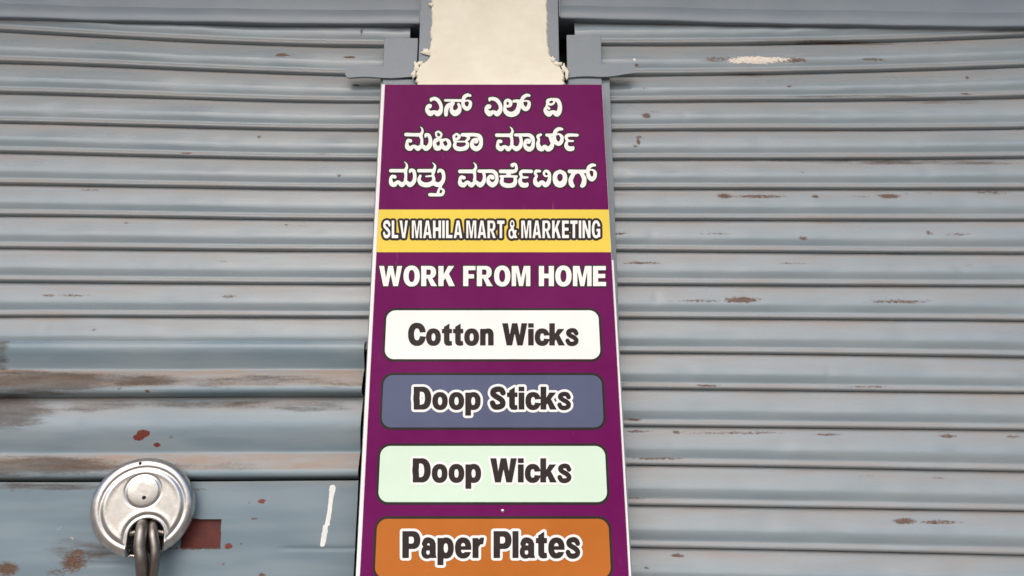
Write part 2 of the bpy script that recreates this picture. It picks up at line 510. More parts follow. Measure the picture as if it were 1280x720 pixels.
# wear marks: (x, y, half width, half height in photo px, strength, attribute)
WEAR = [(352, 68, 11, 3.2, .95, 'rust'), (437, 70.5, 10, 2.6, 1, 'rust'), (445, 105.5, 5, 2, .9, 'rust'), (323, 170, 4, 2, .9, 'rust'),
        (233, 191, 9, 1.8, .75, 'rust'), (400, 192, 18, 1.5, .5, 'rust'), (424, 220, 2.4, 2, .9, 'rust'), (156, 277.5, 5, 2, .8, 'rust'), (180, 278.5, 28, 2, .5, 'rust'),
        (357, 280, 5, 1.6, .85, 'rust'), (377, 281, 9, 1.4, .6, 'rust'), (278, 326, 7, 1.6, .55, 'rust'), (60, 369.5, 12, 2.6, .7, 'rust'), (90, 369, 24, 2.4, .6, 'rust'),
        (285, 370.5, 12, 3, .7, 'rust'), (118, 412, 5, 2, .75, 'rust'), (320, 416, 16, 2, .5, 'rust'), (452, 40, 1.8, 6, .9, 'rust'), (110, 236, 25, 1.5, .55, 'rust'),
        (945, 74, 62, 7, .62, 'rust'), (895, 75, 22, 4, .7, 'rust'), (988, 75, 25, 4, .75, 'rust'), (945, 74.5, 34, 5, 1.05, 'bare'), (920, 76, 14, 3.5, .7, 'bare'), (975, 74, 18, 4, .7, 'bare'),
        (1092, 75, 22, 2, .75, 'rust'), (1210, 97, 3.5, 3, .95, 'rust'), (1208, 117, 9, 1.8, .9, 'rust'), (987, 108, 4.5, 2, .75, 'rust'),
        (808, 144, 6, 4, .95, 'rust'), (818, 139, 8, 1.4, .6, 'rust'), (799, 170, 5, 2, .95, 'rust'), (798, 177, 2.6, 6, .95, 'rust'), (793, 183, 4, 2, .8, 'rust'), (805, 110, 2, 5, .6, 'rust'),
        (796, 82, 3, 3, .9, 'rust'), (792, 75, 3, 3, .7, 'bare'), (1003, 215, 3, 2, .7, 'rust'),
        (906, 244, 11, 3.4, 1, 'rust'), (955, 244.5, 38, 2.8, .82, 'rust'), (1020, 244.5, 5, 2.6, 1, 'rust'), (1075, 245, 16, 2.2, .6, 'rust'), (1112, 244, 16, 3.4, .98, 'rust'),
        (1240, 239, 28, 3.6, .62, 'rust'), (1145, 240, 30, 2, .5, 'rust'), (1004, 298, 7, 3, .75, 'rust'), (1162, 291, 6, 4, .7, 'rust'), (1195, 293, 22, 3, .6, 'rust'), (770, 292, 17, 2, .85, 'rust'),
        (895, 292, 26, 1.8, .7, 'rust'), (800, 328, 28, 2, .72, 'rust'), (990, 329, 26, 1.8, .65, 'rust'), (1212, 331, 9, 3, .5, 'rust'),
        (927, 375, 24, 4, .98, 'rust'), (875, 376, 40, 2.4, .55, 'rust'), (1118, 377, 48, 3.2, .72, 'rust'), (1135, 377, 20, 2.6, .8, 'rust'),
        (885, 482, 17, 1.8, .8, 'rust'), (1085, 483, 38, 1.8, .65, 'rust'), (795, 539, 24, 2.4, .75, 'rust'), (920, 541, 64, 2.4, .68, 'rust'), (847, 540, 5, 2.4, .9, 'rust'), (1035, 543, 22, 2, .7, 'rust'),
        (1187, 545, 12, 2.4, .85, 'rust'), (1270, 546, 12, 2.4, .7, 'rust'), (1085, 595, 17, 2.2, .6, 'rust'), (1175, 597, 12, 2, .55, 'rust'), (1130, 652, 14, 4, 1.05, 'rust'), (1178, 653, 32, 3, .78, 'rust'),
        (848, 695, 9, 3.4, .8, 'rust'), (808, 710, 3, 2, .8, 'rust'), (792, 524.5, 14, 1.8, .95, 'rust'), (822, 573, 44, 1.8, .85, 'rust'), (792, 623, 16, 1.8, .85, 'rust'), (770, 480, 20, 2, .6, 'rust'),
        (1040, 199, 120, 1.6, .55, 'grime'), (1190, 126, 60, 2, .6, 'grime'), (1170, 202, 120, 3, .7, 'grime'), (1160, 95, 60, 2, .45, 'grime'), (1050, 52, 120, 2.4, .7, 'grime'), (940, 92, 40, 2, .7, 'grime'), (1060, 120, 80, 1.8, .6, 'grime'),
        # wide slats and lock plate
        (50, 478, 110, 13, 1.15, 'grime'), (150, 476, 110, 9, .7, 'grime'), (320, 478, 200, 9, .40, 'grime'), (12, 514, 50, 20, 1.1, 'grime'), (120, 508, 60, 8, .55, 'grime'), (270, 506, 90, 7, .6, 'grime'), (380, 508, 60, 7, .55, 'grime'),
        (50, 583, 110, 12, 1.1, 'grime'), (200, 583, 110, 8, .45, 'grime'), (60, 609, 90, 5, .75, 'grime'), (5, 445, 9, 22, .6, 'grime'),
        (181, 542, 8, 4.5, 1.2, 'red'), (174, 547, 7, 4, 1.1, 'red'), (196, 556, 4.5, 3, 1.0, 'red'), (188, 490.5, 3.5, 1.8, .95, 'rust'), (153, 488, 3, 1.8, .9, 'rust'), (214, 547, 5, 2.5, .6, 'rust'),
        (235, 540, 5, 2, .5, 'rust'), (395, 576, 4, 1.6, .6, 'rust'),
        (327, 626.5, 5, 2.6, 1.1, 'red'), (311, 628, 2, 2.4, .9, 'rust'), (318, 648.5, 5, 2, .9, 'rust'), (285, 683, 5, 3.6, 1.1, 'red'), (301, 680, 2.4, 2, .9, 'rust'), (278, 705, 3.4, 3, .95, 'rust'), (327, 719, 5, 3.4, 1, 'rust'),
        (8, 712, 16, 9, 1.15, 'rust'), (92, 703, 18, 15, .92, 'rust'), (98, 690, 8, 6, .8, 'rust'), (70, 716, 18, 6, .7, 'rust'), (15, 613, 6, 2.4, .7, 'rust'), (110, 690, 50, 16, .5, 'grime'),
        (250, 612, 12, 3, .55, 'rust'), (235, 686, 45, 2.2, .85, 'rust'), (75, 660, 14, 8, .35, 'bare'), (90, 672, 6, 4, .55, 'bare'), (20, 640, 4, 3, .5, 'bare')]

def wear_fields(X, Z):
    """X, Z world arrays on the shutter -> dict of attribute arrays"""
    # project the marks on the wall plane once
    out = {k: np.zeros(X.shape) for k in ('rust', 'bare', 'grime', 'red')}
    for (px, py, hw, hh, s, k) in WEAR:
        x, z = on_wall(px, py, -0.008)
        x1, _ = on_wall(px + hw, py, -0.008)
        _, z1 = on_wall(px, py - hh, -0.008)
        ax, az = abs(x1 - x), abs(z1 - z)
        d = ((X - x) / ax) ** 2 + ((Z - z) / az) ** 2
        if d.min() > 4:
            continue
        f = s * np.clip(1.3 - 0.85 * d ** 0.6, 0, 1)
        out[k] = np.maximum(out[k], f)
    return out

# profile of one rolled slat, top joint (t=0) to bottom joint (t=1): (t, outward mm for a 50 mm slat)
SLAT = [(0.0, 0.2), (.03, 1.4), (.10, 2.3), (.22, 4.0), (.34, 5.6), (.45, 6.9), (.52, 7.7), (.57, 7.95), (.61, 7.85), (.66, 7.35), (.71, 6.6), (.76, 5.7), (.795, 5.0), (.815, 4.7),
        (.83, 4.7), (.85, 5.5), (.885, 6.4), (.92, 6.9), (.95, 6.9), (.972, 6.2), (.985, 3.2), (1.0, -2.5)]
WIDE = [(0.0, 0.2), (.02, 3.0), (.08, 5.0), (.16, 8.4), (.24, 11.6), (.31, 13.9), (.36, 14.6), (.42, 14.2), (.50, 11.8), (.58, 8.4), (.655, 5.0), (.675, 4.3),
        (.69, 4.9), (.705, 6.4), (.74, 8.3), (.80, 11.0), (.86, 13.4), (.91, 14.8), (.945, 14.6), (.968, 12.0), (.984, 6.0), (1.0, -2.0)]
WIDE_TOP = [(0.0, 5.0), (.03, 9.5), (.08, 12.2), (.14, 13.3), (.22, 12.4), (.32, 9.6), (.42, 6.8), (.505, 4.6), (.525, 4.5), (.545, 6.0), (.60, 8.4), (.70, 11.0),
            (.80, 13.6), (.87, 14.8), (.92, 14.4), (.955, 11.6), (.978, 6.0), (1.0, -2.0)]

def resample(prof, n):
    t = np.array([p[0] for p in prof])
    y = np.array([p[1] for p in prof])
    # even in arc length of the profile (t scaled to mm)
    tm = np.linspace(0, 1, 400)
    ym = np.interp(tm, t, y)
    k = np.ones(13) / 13
    yp = np.pad(ym, 6, mode='edge')
    ym = np.convolve(yp, k, 'valid')
    s = np.concatenate([[0], np.cumsum(np.hypot(np.diff(tm) * 50, np.diff(ym)))])
    ss = np.linspace(0, s[-1], n)
    return np.interp(ss, s, tm), np.interp(ss, s, ym)

def make_slat(parent, name, ftop, fbot, x0, x1, prof, mat, dustfn, seed, depth=1.0, n=30, dx=0.003):
    nx = int((x1 - x0) / dx) + 1
    X = np.linspace(x0, x1, nx)
    t, y = resample(prof, n)
    zt, zb = ftop(X), fbot(X)
    r = np.random.default_rng(seed)
    ph = r.uniform(0, 6.28, 6)
    wave = sum(a * np.sin(X * k + p) for a, k, p in zip((.0006, .0005, .0004, .00025, .0002, .00012), (5, 11, 23, 41, 67, 120), ph))
    P = np.zeros((n, nx, 3))
    P[:, :, 0] = X[None, :]
    P[:, :, 2] = zt[None, :] + (zb - zt)[None, :] * t[:, None]
    amp = (zt - zb)[None, :] / 0.050
    dent = np.exp(-((t - .58) / .25) ** 2)[:, None]
    P[:, :, 1] = -(y[:, None] / 1000.0) * np.minimum(amp, 1.35) * depth - wave[None, :] * (0.3 + dent)
    for _ in range(int(3 + (x1 - x0) * 4)):
        cx, ct, rad = r.uniform(x0, x1), r.uniform(.25, .75), r.uniform(.006, .028)
        P[:, :, 1] += r.uniform(-.0004, .0012) * np.exp(-((X - cx) / rad) ** 2)[None, :] * np.exp(-((t - ct) / .22) ** 2)[:, None]
    w = wear_fields(P[:, :, 0], P[:, :, 2])
    w['dust'] = np.repeat(dustfn(t)[:, None], nx, 1)
    seam = 0.34 * np.exp(-t / .035) + 0.22 * np.exp(-((t - .82) / .012) ** 2) * (prof is SLAT)
    run = 0.55 + 0.45 * np.sin(X * r.uniform(4, 9) + ph[0]) * np.sin(X * r.uniform(13, 22) + ph[1])
    w['grime'] = np.maximum(w['grime'], seam[:, None] * run[None, :])
    return grid_mesh(name, P, mat, parent, True, w)

def dust_slat(t):          # film of dust on the shelving upper half and on the rolled bead
    return np.clip(1.05 - t / 0.5, 0, 1) * 0.95 + np.where((t > .83) & (t < .96), 0.75, 0.0) + 0.04
def dust_wide(t):
    return np.clip(1.0 - t / 0.30, 0, 1) * 0.8 + np.where((t > .69) & (t < .88), 1.0, 0.0) + 0.03
def dust_wide_top(t):
    return np.where((t > .53) & (t < .82), 1.0, 0.0) + 0.03

GL = -0.219                                   # visible edge of the left guide
GR = 0.163                                    # visible edge of the right guide
shut_l = thing('roller_shutter', ((XL + GL) / 2, 0.0, SILL), 'grey roller shutter with wide lower slats, secured by the round padlock', 'shutter', 'roller shutters of the shop front')
shut_r = thing('roller_shutter', ((XR + GR) / 2, 0.0, SILL), 'grey roller shutter of narrow slats with rust scrapes and no padlock', 'shutter', 'roller shutters of the shop front')
LF = [joint_fn(LX, j) for j in LJ]
RF = [joint_fn(RX, j) for j in RJ]
for k in range(len(LF) - 1):
    make_slat(shut_l, 'slat', LF[k], LF[k + 1], XL, GL + 0.044, SLAT, M['slat'], dust_slat, 100 + k)
for k in range(len(RF) - 1):
    make_slat(shut_r, 'slat', RF[k], RF[k + 1], GR - 0.055, XR, SLAT, M['slat'], dust_slat, 300 + k)

# wide lower section of the left shutter
WXc = np.array([0, 110, 230, 340, 450.0])
wA = joint_fn(WXc, [425.5, 426, 426, 426, 426.5])
wB = joint_fn(WXc, [497, 497, 496.5, 496, 496])
wC = joint_fn(WXc, [601, 601, 600.5, 599.5, 599])
WR = wx(450.5, 540, -0.012)                   # right end of the wide section
make_slat(shut_l, 'wide_slat', wA, wB, XL, WR, WIDE_TOP, M['wide'], dust_wide_top, 501, 1.0, 44)
make_slat(shut_l, 'wide_slat', wB, wC, XL, WR, WIDE, M['wide'], dust_wide, 502, 0.72, 52)

# lock plate (bottom rail) with a rectangular slot, and its red primed backing
PY = -0.0075
slot = (wx(228, 666, PY), wx(275.5, 666, PY), wz(250, 684, PY), wz(250, 649, PY))
z_top_plate = float(wC(np.array([0.0]))[0]) - 0.002
def plate_y(X, Z):
    return PY - 0.0007 * np.sin(X * 21 + 1) - 0.0006 * np.sin(Z * 60 + X * 9) - 0.0004 * np.sin(X * 55 + Z * 40)
def plate_cells():
    xs = np.unique(np.concatenate([np.arange(XL, WR, 0.003), [slot[0], slot[1], WR]]))
    zs = np.unique(np.concatenate([np.arange(SILL + .001, z_top_plate, 0.003), [slot[2], slot[3], z_top_plate]]))
    X, Z = np.meshgrid(xs, zs)
    Zt = Z + (wC(xs) - 0.002 - z_top_plate)[None, :] * np.clip((Z - z_top_plate + .05) / .05, 0, 1)
    Y = plate_y(X, Z)
    # two stamped creases in the sheet
    for (pa, pb, row, s) in ((355, 470, 685.5, 1.0), (100, 160, 705, 1.2)):
        xa, zc = on_wall(pa, row, PY)
        xb, _ = on_wall(pb, row, PY)
        inside = 1 / (1 + np.exp(-(X - xa) / .004)) / (1 + np.exp((X - xb) / .004))
        Y += inside * s * 0.0013 * np.exp(-((Z - zc) / 0.0022) ** 2)
    P = np.stack([X, Y, Zt], -1)
    r, c = X.shape
    idx = np.arange(r * c).reshape(r, c)
    xm, zm = (xs[:-1] + xs[1:]) / 2, (zs[:-1] + zs[1:]) / 2
    hole = ((xm > slot[0]) & (xm < slot[1]))[None, :] & ((zm > slot[2]) & (zm < slot[3]))[:, None]
    f = np.stack([idx[:-1, :-1], idx[:-1, 1:], idx[1:, 1:], idx[1:, :-1]], -1)[~hole]
    w = wear_fields(X, Zt)
    w['dust'] = np.clip(1 - (z_top_plate - Z) / 0.012, 0, 1) * .8 + .12
    return P.reshape(-1, 3), f.tolist(), w
v, f, w = plate_cells()
lock_plate = mesh_obj('lock_plate', v, f, M['plate'], shut_l, True, w)
bm = bmesh.new()
sx0, sx1, sz0, sz1 = slot
add_box(bm, sx0 - .006, sx1 + .006, PY + .0055, PY + .0065, sz0 - .006, sz1 + .006)
o = bm_obj('slot_backing', bm, M['redprimer'], shut_l)
o['label'] = 'red primer showing in the rectangular slot'
bm = bmesh.new()
for (a, b_, c, d) in ((sx0 - .001, sx1 + .001, sz1 - .0002, sz1 + .001), (sx0 - .001, sx1 + .001, sz0 - .001, sz0 + .0002)):
    add_box(bm, a, b_, PY + .0002, PY + .0056, c, d)
for (a, b_) in ((sx0 - .001, sx0 + .0002), (sx1 - .0002, sx1 + .001)):
    add_box(bm, a, b_, PY + .0002, PY + .0056, sz0 + .0003, sz1 - .0003)
bm_obj('slot_rim', bm, M['redprimer'], shut_l)
# bottom rail under the plate
bm = bmesh.new()
add_box(bm, XL, GL + .03, -0.0055, 0.012, SILL, SILL + 0.03, 0.001)
bm_obj('bottom_rail', bm, M['guide'], shut_l)
bm = bmesh.new()
add_box(bm, GR - .03, XR, -0.018, 0.012, SILL, SILL + 0.012, 0.001)
bm_obj('bottom_rail', bm, M['guide'], shut_r)

# white brush stroke on the plate: two touching dabs of paint
def dab(pts, y, name, parent):
    """pts: (px, py, half width px) down the stroke"""
    from mathutils import noise
    rows = []
    P0 = np.array(pts, float)
    tt = np.linspace(0, len(P0) - 1, 26)
    cx, cy, hw = (np.interp(tt, np.arange(len(P0)), P0[:, k]) for k in range(3))
    cols = 7
    P = np.zeros((26, cols, 3))
    for i in range(26):
        jag = 0.9 * noise.noise(Vector((cy[i] * .45, 1, 0))), 0.9 * noise.noise(Vector((cy[i] * .45, 7, 3)))
        for j in range(cols):
            s = -1 + 2 * j / (cols - 1)
            e = hw[i] * s + (jag[0] if s < 0 else jag[1]) * abs(s)
            x, z = on_wall(cx[i] + e, cy[i], PY)
            P[i, j] = (x, plate_y(float(x), float(z)) - y - 0.00015 * max(0.0, 1 - s * s) ** .5, z)
    return grid_mesh(name, P, M['chalk'], parent)
o = dab([(416, 606, .6), (416, 607, 3.2), (415.6, 610, 4), (414, 622, 2.9), (412, 640, 2.7), (409.5, 655, 3), (409, 657, 3)], .0003, 'paint_stroke', lock_plate)
dab([(407.4, 656.2, 2.9), (406.5, 664, 3.4), (404.6, 676, 3.4), (403.2, 682, 2.8), (403, 683.6, 1)], .00025, 'paint_stroke', lock_plate)

# ------------------------------------------------------------------ guide channels, their welded plates and tabs
def guide(side, label):
    if side < 0:
        xe, xi = GL, wx(522, 66, -.026)
        tab = (wx(432, 90, -.028), wx(520, 90, -.028))
        tz = (wz(470, 97.5, -.028), wz(470, 83.5, -.028))
        pz = (wz(500, 84, -.026), wz(500, 47, -.026))
        plate = (wx(479.5, 66, -.026), wx(522, 66, -.026))
    else:
        xe, xi = GR, wx(708, 64, -.026)
        tab = (wx(709, 88, -.028), wx(793, 88, -.028))
        tz = (wz(750, 95.5, -.028), wz(750, 81, -.028))
        pz = (wz(730, 82, -.026), wz(730, 43, -.026))
        plate = (wx(708.5, 64, -.026), wx(752, 64, -.026))
    lo, hi = min(xe, xi), max(xe, xi)
    root = thing('guide_channel', ((lo + hi) / 2, -0.02, SILL), label, 'shutter guide', 'shutter guide channels beside the pillar')
    bm = bmesh.new()
    add_box(bm, lo, hi, -0.0215, -0.0180, SILL, pz[0] + .004, 0.0007)
    bm_obj('front_flange', bm, M['guide'], root)
    bm = bmesh.new()
    add_box(bm, lo, hi, 0.018, 0.0215, SILL, pz[0], 0.0007)
    bm_obj('back_flange', bm, M['guide'], root)
    bm = bmesh.new()
    if side < 0:
        add_box(bm, hi - .004, hi, -0.0178, 0.0178, SILL, pz[0], 0.0005)
    else:
        add_box(bm, lo, lo + .004, -0.0178, 0.0178, SILL, pz[0], 0.0005)
    bm_obj('web', bm, M['guide'], root)
    bm = bmesh.new()
    add_box(bm, plate[0], plate[1], -0.0255, -0.0218, pz[0] - .006, pz[1], 0.0009)
    rough_up(bm, .0006, 30, 2)
    o = bm_obj('head_plate', bm, M['guide'], root)
    # tab: a strip with a rounded outer corner and a slightly crooked lower edge
    n = 22
    vs, fs = [], []
    x_out, x_in = (tab[0], tab[1]) if side < 0 else (tab[1], tab[0])
    for i in range(n + 1):
        s = i / n
        x = x_out + (x_in - x_out) * s
        d = abs(x - x_out)
        rr = 0.007
        cut = rr - math.sqrt(max(0, rr * rr - (rr - min(d, rr)) ** 2)) if side < 0 else 0.0
        zb = tz[0] + cut * 0.9 + 0.0012 * math.sin(s * 9 + side) + (0.0 if side < 0 else -0.003 * s + 0.004 * (1 - s) ** 3)
        zt = tz[1] - cut * 0.3 + 0.0004 * math.sin(s * 7)
        for (yy, zz) in ((-0.0300, zb), (-0.0300, zt), (-0.0258, zt), (-0.0258, zb)):
            vs.append((x, yy, zz))
    for i in range(n):
        for j in range(4):
            a, b_ = i * 4 + j, i * 4 + (j + 1) % 4
            fs.append([a, b_, b_ + 4, a + 4])
    fs += [[0, 1, 2, 3], [n * 4 + 3, n * 4 + 2, n * 4 + 1, n * 4]]
    mesh_obj('welded_tab', vs, fs, M['guide'], root)
    bm = bmesh.new()
    add_box(bm, plate[0] + .001, plate[1] - .001, -0.0262, -0.0219, tz[0] - .022, tz[0] - .0005, 0.0012)
    rough_up(bm, .0008, 40, 5)
    bm_obj('lower_plate', bm, M['guide'], root)
guide(-1, 'blue grey shutter guide channel with a round ended tab, at the padlocked shutter')
guide(1, 'blue grey shutter guide channel with a square ended tab, by the dark gap')
for xs_ in ((XL - .03, XL + .03), (XR - .03, XR + .03)):
    root = thing('guide_channel', ((xs_[0] + xs_[1]) / 2, -0.02, SILL), 'blue grey shutter guide channel at the far end of the %s' % ('padlocked shutter' if xs_[0] < 0 else 'shutter without padlock'), 'shutter guide', 'outer shutter guide channels')
    for nm, y0, y1 in (('front_flange', -.0215, -.018), ('back_flange', .018, .0215)):
        bm = bmesh.new()
        add_box(bm, xs_[0], xs_[1], y0, y1, SILL, 1.90, .0007)
        bm_obj(nm, bm, M['guide'], root)

# ================================================================== SIGN
LEAN = R_(3.4)
SIGN_Y = -0.0465                              # front of the sign at its top edge
TL = math.tan(LEAN)
def _sz(py):
    """z on the sign plane for a pixel row"""
    return float(on_sign(600, py)[2])
_dx, _dy, _dz = ray(616, 105)
Z_TOP = CAM.z + float(_dz) * (SIGN_Y - CAM.y) / float(_dy)
ROLL = 0.0                                    # the board stands a touch out of plumb
NRM = np.array([0.0, -math.cos(LEAN), math.sin(LEAN)])   # outward normal

def on_sign(px, py, lift=0.0):
    """photo pixels -> points on the leaning face of the sign, lifted along its normal"""
    dx, dy, dz = ray(px, py)
    dx, dy, dz = np.broadcast_arrays(dx, dy, dz)
    # plane: y = SIGN_Y - (Z_TOP - z) * TL
    k = (SIGN_Y - Z_TOP * TL + CAM.z * TL - CAM.y) / (dy - dz * TL)
    p = np.stack([CAM.x + dx * k, CAM.y + dy * k, CAM.z + dz * k], -1)
    return p + NRM * (lift * .4 if lift > 0 else lift)

def sp(x, z, lift=0.0):
    """point on the sign face from world x and world z"""
    return np.array([x + ROLL * (Z_TOP - z), SIGN_Y - (Z_TOP - z) * TL, z]) + NRM * (lift * .4 if lift > 0 else lift)

c_ = [on_sign(*p) for p in ((481, 105), (752.5, 105), (450, 718), (786, 718))]
ROLL = float((c_[2][0] - c_[0][0] + c_[3][0] - c_[1][0]) / 2 / (c_[0][2] - c_[2][2]))
SX0, SX1 = float(c_[0][0]), float(c_[1][0])
SIGN_FOOT = 0.004
foot = sp((SX0 + SX1) / 2, SIGN_FOOT)
sign = thing('sign_board', (float(foot[0]), float(foot[1]), 0.0), 'tall purple sign board with Kannada and English lettering, leaning on the pillar', 'sign')

def slab_on_sign(name, x0, x1, z0, z1, back, front, mat, parent):
    vs = [sp(x, z, l) for l in (front, back) for (x, z) in ((x0, z0), (x1, z0), (x1, z1), (x0, z1))]
    fs = [[0, 1, 2, 3], [7, 6, 5, 4], [0, 4, 5, 1], [1, 5, 6, 2], [2, 6, 7, 3], [3, 7, 4, 0]]
    return mesh_obj(name, vs, fs, mat, parent)

slab_on_sign('backing_board', SX0, SX1, SIGN_FOOT, Z_TOP - .0005, -0.0070, -0.0006, M['edge'], sign)
slab_on_sign('vinyl_face', SX0 + .0004, SX1 - .0004, SIGN_FOOT + .001, Z_TOP - .001, -0.0005, 0.0, M['purple'], sign)
slab_on_sign('edge_strip', SX0 - .0050, SX0 - .0002, SIGN_FOOT, Z_TOP - .0003, -0.0065, -0.0004, M['edge'], sign)
slab_on_sign('edge_strip', SX1 + .0002, SX1 + .0026, SIGN_FOOT, _sz(325), -0.0065, -0.0004, M['edge'], sign)
slab_on_sign('edge_strip', SX1 + .0030, SX1 + .0048, SIGN_FOOT, _sz(350), -0.0100, -0.0040, M['guide'], sign)

def rrect(name, x0, x1, z0, z1, r, lift, mat, parent):
    pts = []
    for cx, cz, a0 in ((x1 - r, z1 - r, 0), (x0 + r, z1 - r, 90), (x0 + r, z0 + r, 180), (x1 - r, z0 + r, 270)):
        for k in range(9):
            a = R_(a0 + 90 * k / 8)
            pts.append((cx + r * math.cos(a), cz + r * math.sin(a)))
    n = len(pts)
    vs = [sp(x, z, lift) for x, z in pts] + [sp(x, z, lift - .0004) for x, z in pts]
    fs = [list(range(n))] + [[i + n, (i + 1) % n + n, (i + 1) % n, i] for i in range(n)]
    return mesh_obj(name, vs, fs, mat, parent)

# ---- lettering engine: signed fields on a fine grid, contoured into one flat mesh per line
STEP = 0.4
def field_mesh(name, fld, ox, oy, lift, mat, parent, step=STEP):
    """inside where fld < 0; fld[j, i] sits at photo pixel (ox + i*step, oy + j*step)"""
    H, W = fld.shape
    verts, faces, cache = [], [], {}
    def vid(key, x, y):
        k = cache.get(key)
        if k is None:
            k = cache[key] = len(verts)
            verts.append((x, y))
        return k
    def corner(i, j):
        return vid((i, j), i, j)
    def cut(i0, j0, i1, j1):
        if (i1, j1) < (i0, j0):
            i0, j0, i1, j1 = i1, j1, i0, j0
        a, b_ = fld[j0, i0], fld[j1, i1]
        t = a / (a - b_)
        return vid((i0, j0, i1, j1), i0 + (i1 - i0) * t, j0 + (j1 - j0) * t)
    ins = fld < 0
    code = ins[:-1, :-1] * 1 + ins[:-1, 1:] * 1 + ins[1:, 1:] * 1 + ins[1:, :-1] * 1
    for j in range(H - 1):
        row = code[j]
        nz = np.nonzero(row)[0]
        run = None
        for i in nz.tolist() + [None]:
            full = i is not None and row[i] == 4
            if run is not None and (not full or i != run[1] + 1):
                a, b_ = run
                faces.append([corner(a, j + 1), corner(b_ + 1, j + 1), corner(b_ + 1, j), corner(a, j)])
                run = None
            if i is None:
                break
            if full:
                run = (run[0], i) if run else (i, i)
                continue
            cs = [(i, j + 1), (i + 1, j + 1), (i + 1, j), (i, j)]
            poly = []
            for k in range(4):
                p, q = cs[k], cs[(k + 1) % 4]
                pi, qi = ins[p[1], p[0]], ins[q[1], q[0]]
                if pi:
                    poly.append(corner(*p))
                if pi != qi:
                    poly.append(cut(p[0], p[1], q[0], q[1]))
            if len(poly) >= 3:
                faces.append(poly)
    va = np.array(verts)
    P = on_sign(ox + va[:, 0] * step, oy + va[:, 1] * step, lift)
    return mesh_obj(name, P, faces, mat, parent)

def dilate(fld, rad, step=STEP):
    out = fld.copy()
    H, W = fld.shape
    big = np.full((H + 40, W + 40), 9.0)
    big[20:-20, 20:-20] = fld
    for k in range(28):
        a = 2 * math.pi * k / 28
        for rr in (rad, rad * .55):
            di, dj = rr / step * math.cos(a), rr / step * math.sin(a)
            i0, j0 = math.floor(di), math.floor(dj)
            fi, fj = di - i0, dj - j0
            s = 0
            for (aj, ai, w_) in ((0, 0, (1 - fi) * (1 - fj)), (0, 1, fi * (1 - fj)), (1, 0, (1 - fi) * fj), (1, 1, fi * fj)):
                s = s + w_ * big[20 + j0 + aj:20 + j0 + aj + H, 20 + i0 + ai:20 + i0 + ai + W]
            out = np.minimum(out, s)
    return out

def strokes_field(gx, gy, strokes):
    d = np.full(gx.shape, 9.0)
    for st in strokes:
        P = np.array(st, float)
        ext = np.vstack([2 * P[0] - P[1], P, 2 * P[-1] - P[-2]]) if len(P) > 1 else None
        pts = []
        for i in range(1, len(ext) - 2):
            a, b_, c, e = ext[i - 1], ext[i], ext[i + 1], ext[i + 2]
            n = max(2, int(np.hypot(*(c - b_)[:2]) / 0.35))
            for k in range(n):
                t = k / n
                q = 0.5 * ((2 * b_) + (c - a) * t + (2 * a - 5 * b_ + 4 * c - e) * t * t + (3 * b_ - a - 3 * c + e) * t ** 3)
                q[2] = b_[2] + (c[2] - b_[2]) * t
                pts.append(q)
        pts.append(P[-1])
        for x, y, r in pts:
            i0, i1 = np.searchsorted(gx[0], (x - r - 2, x + r + 2))
            j0, j1 = np.searchsorted(gy[:, 0], (y - r - 2, y + r + 2))
            sl = (slice(j0, j1), slice(i0, i1))
            d[sl] = np.minimum(d[sl], np.hypot(gx[sl] - x, gy[sl] - y) - r)
    return d

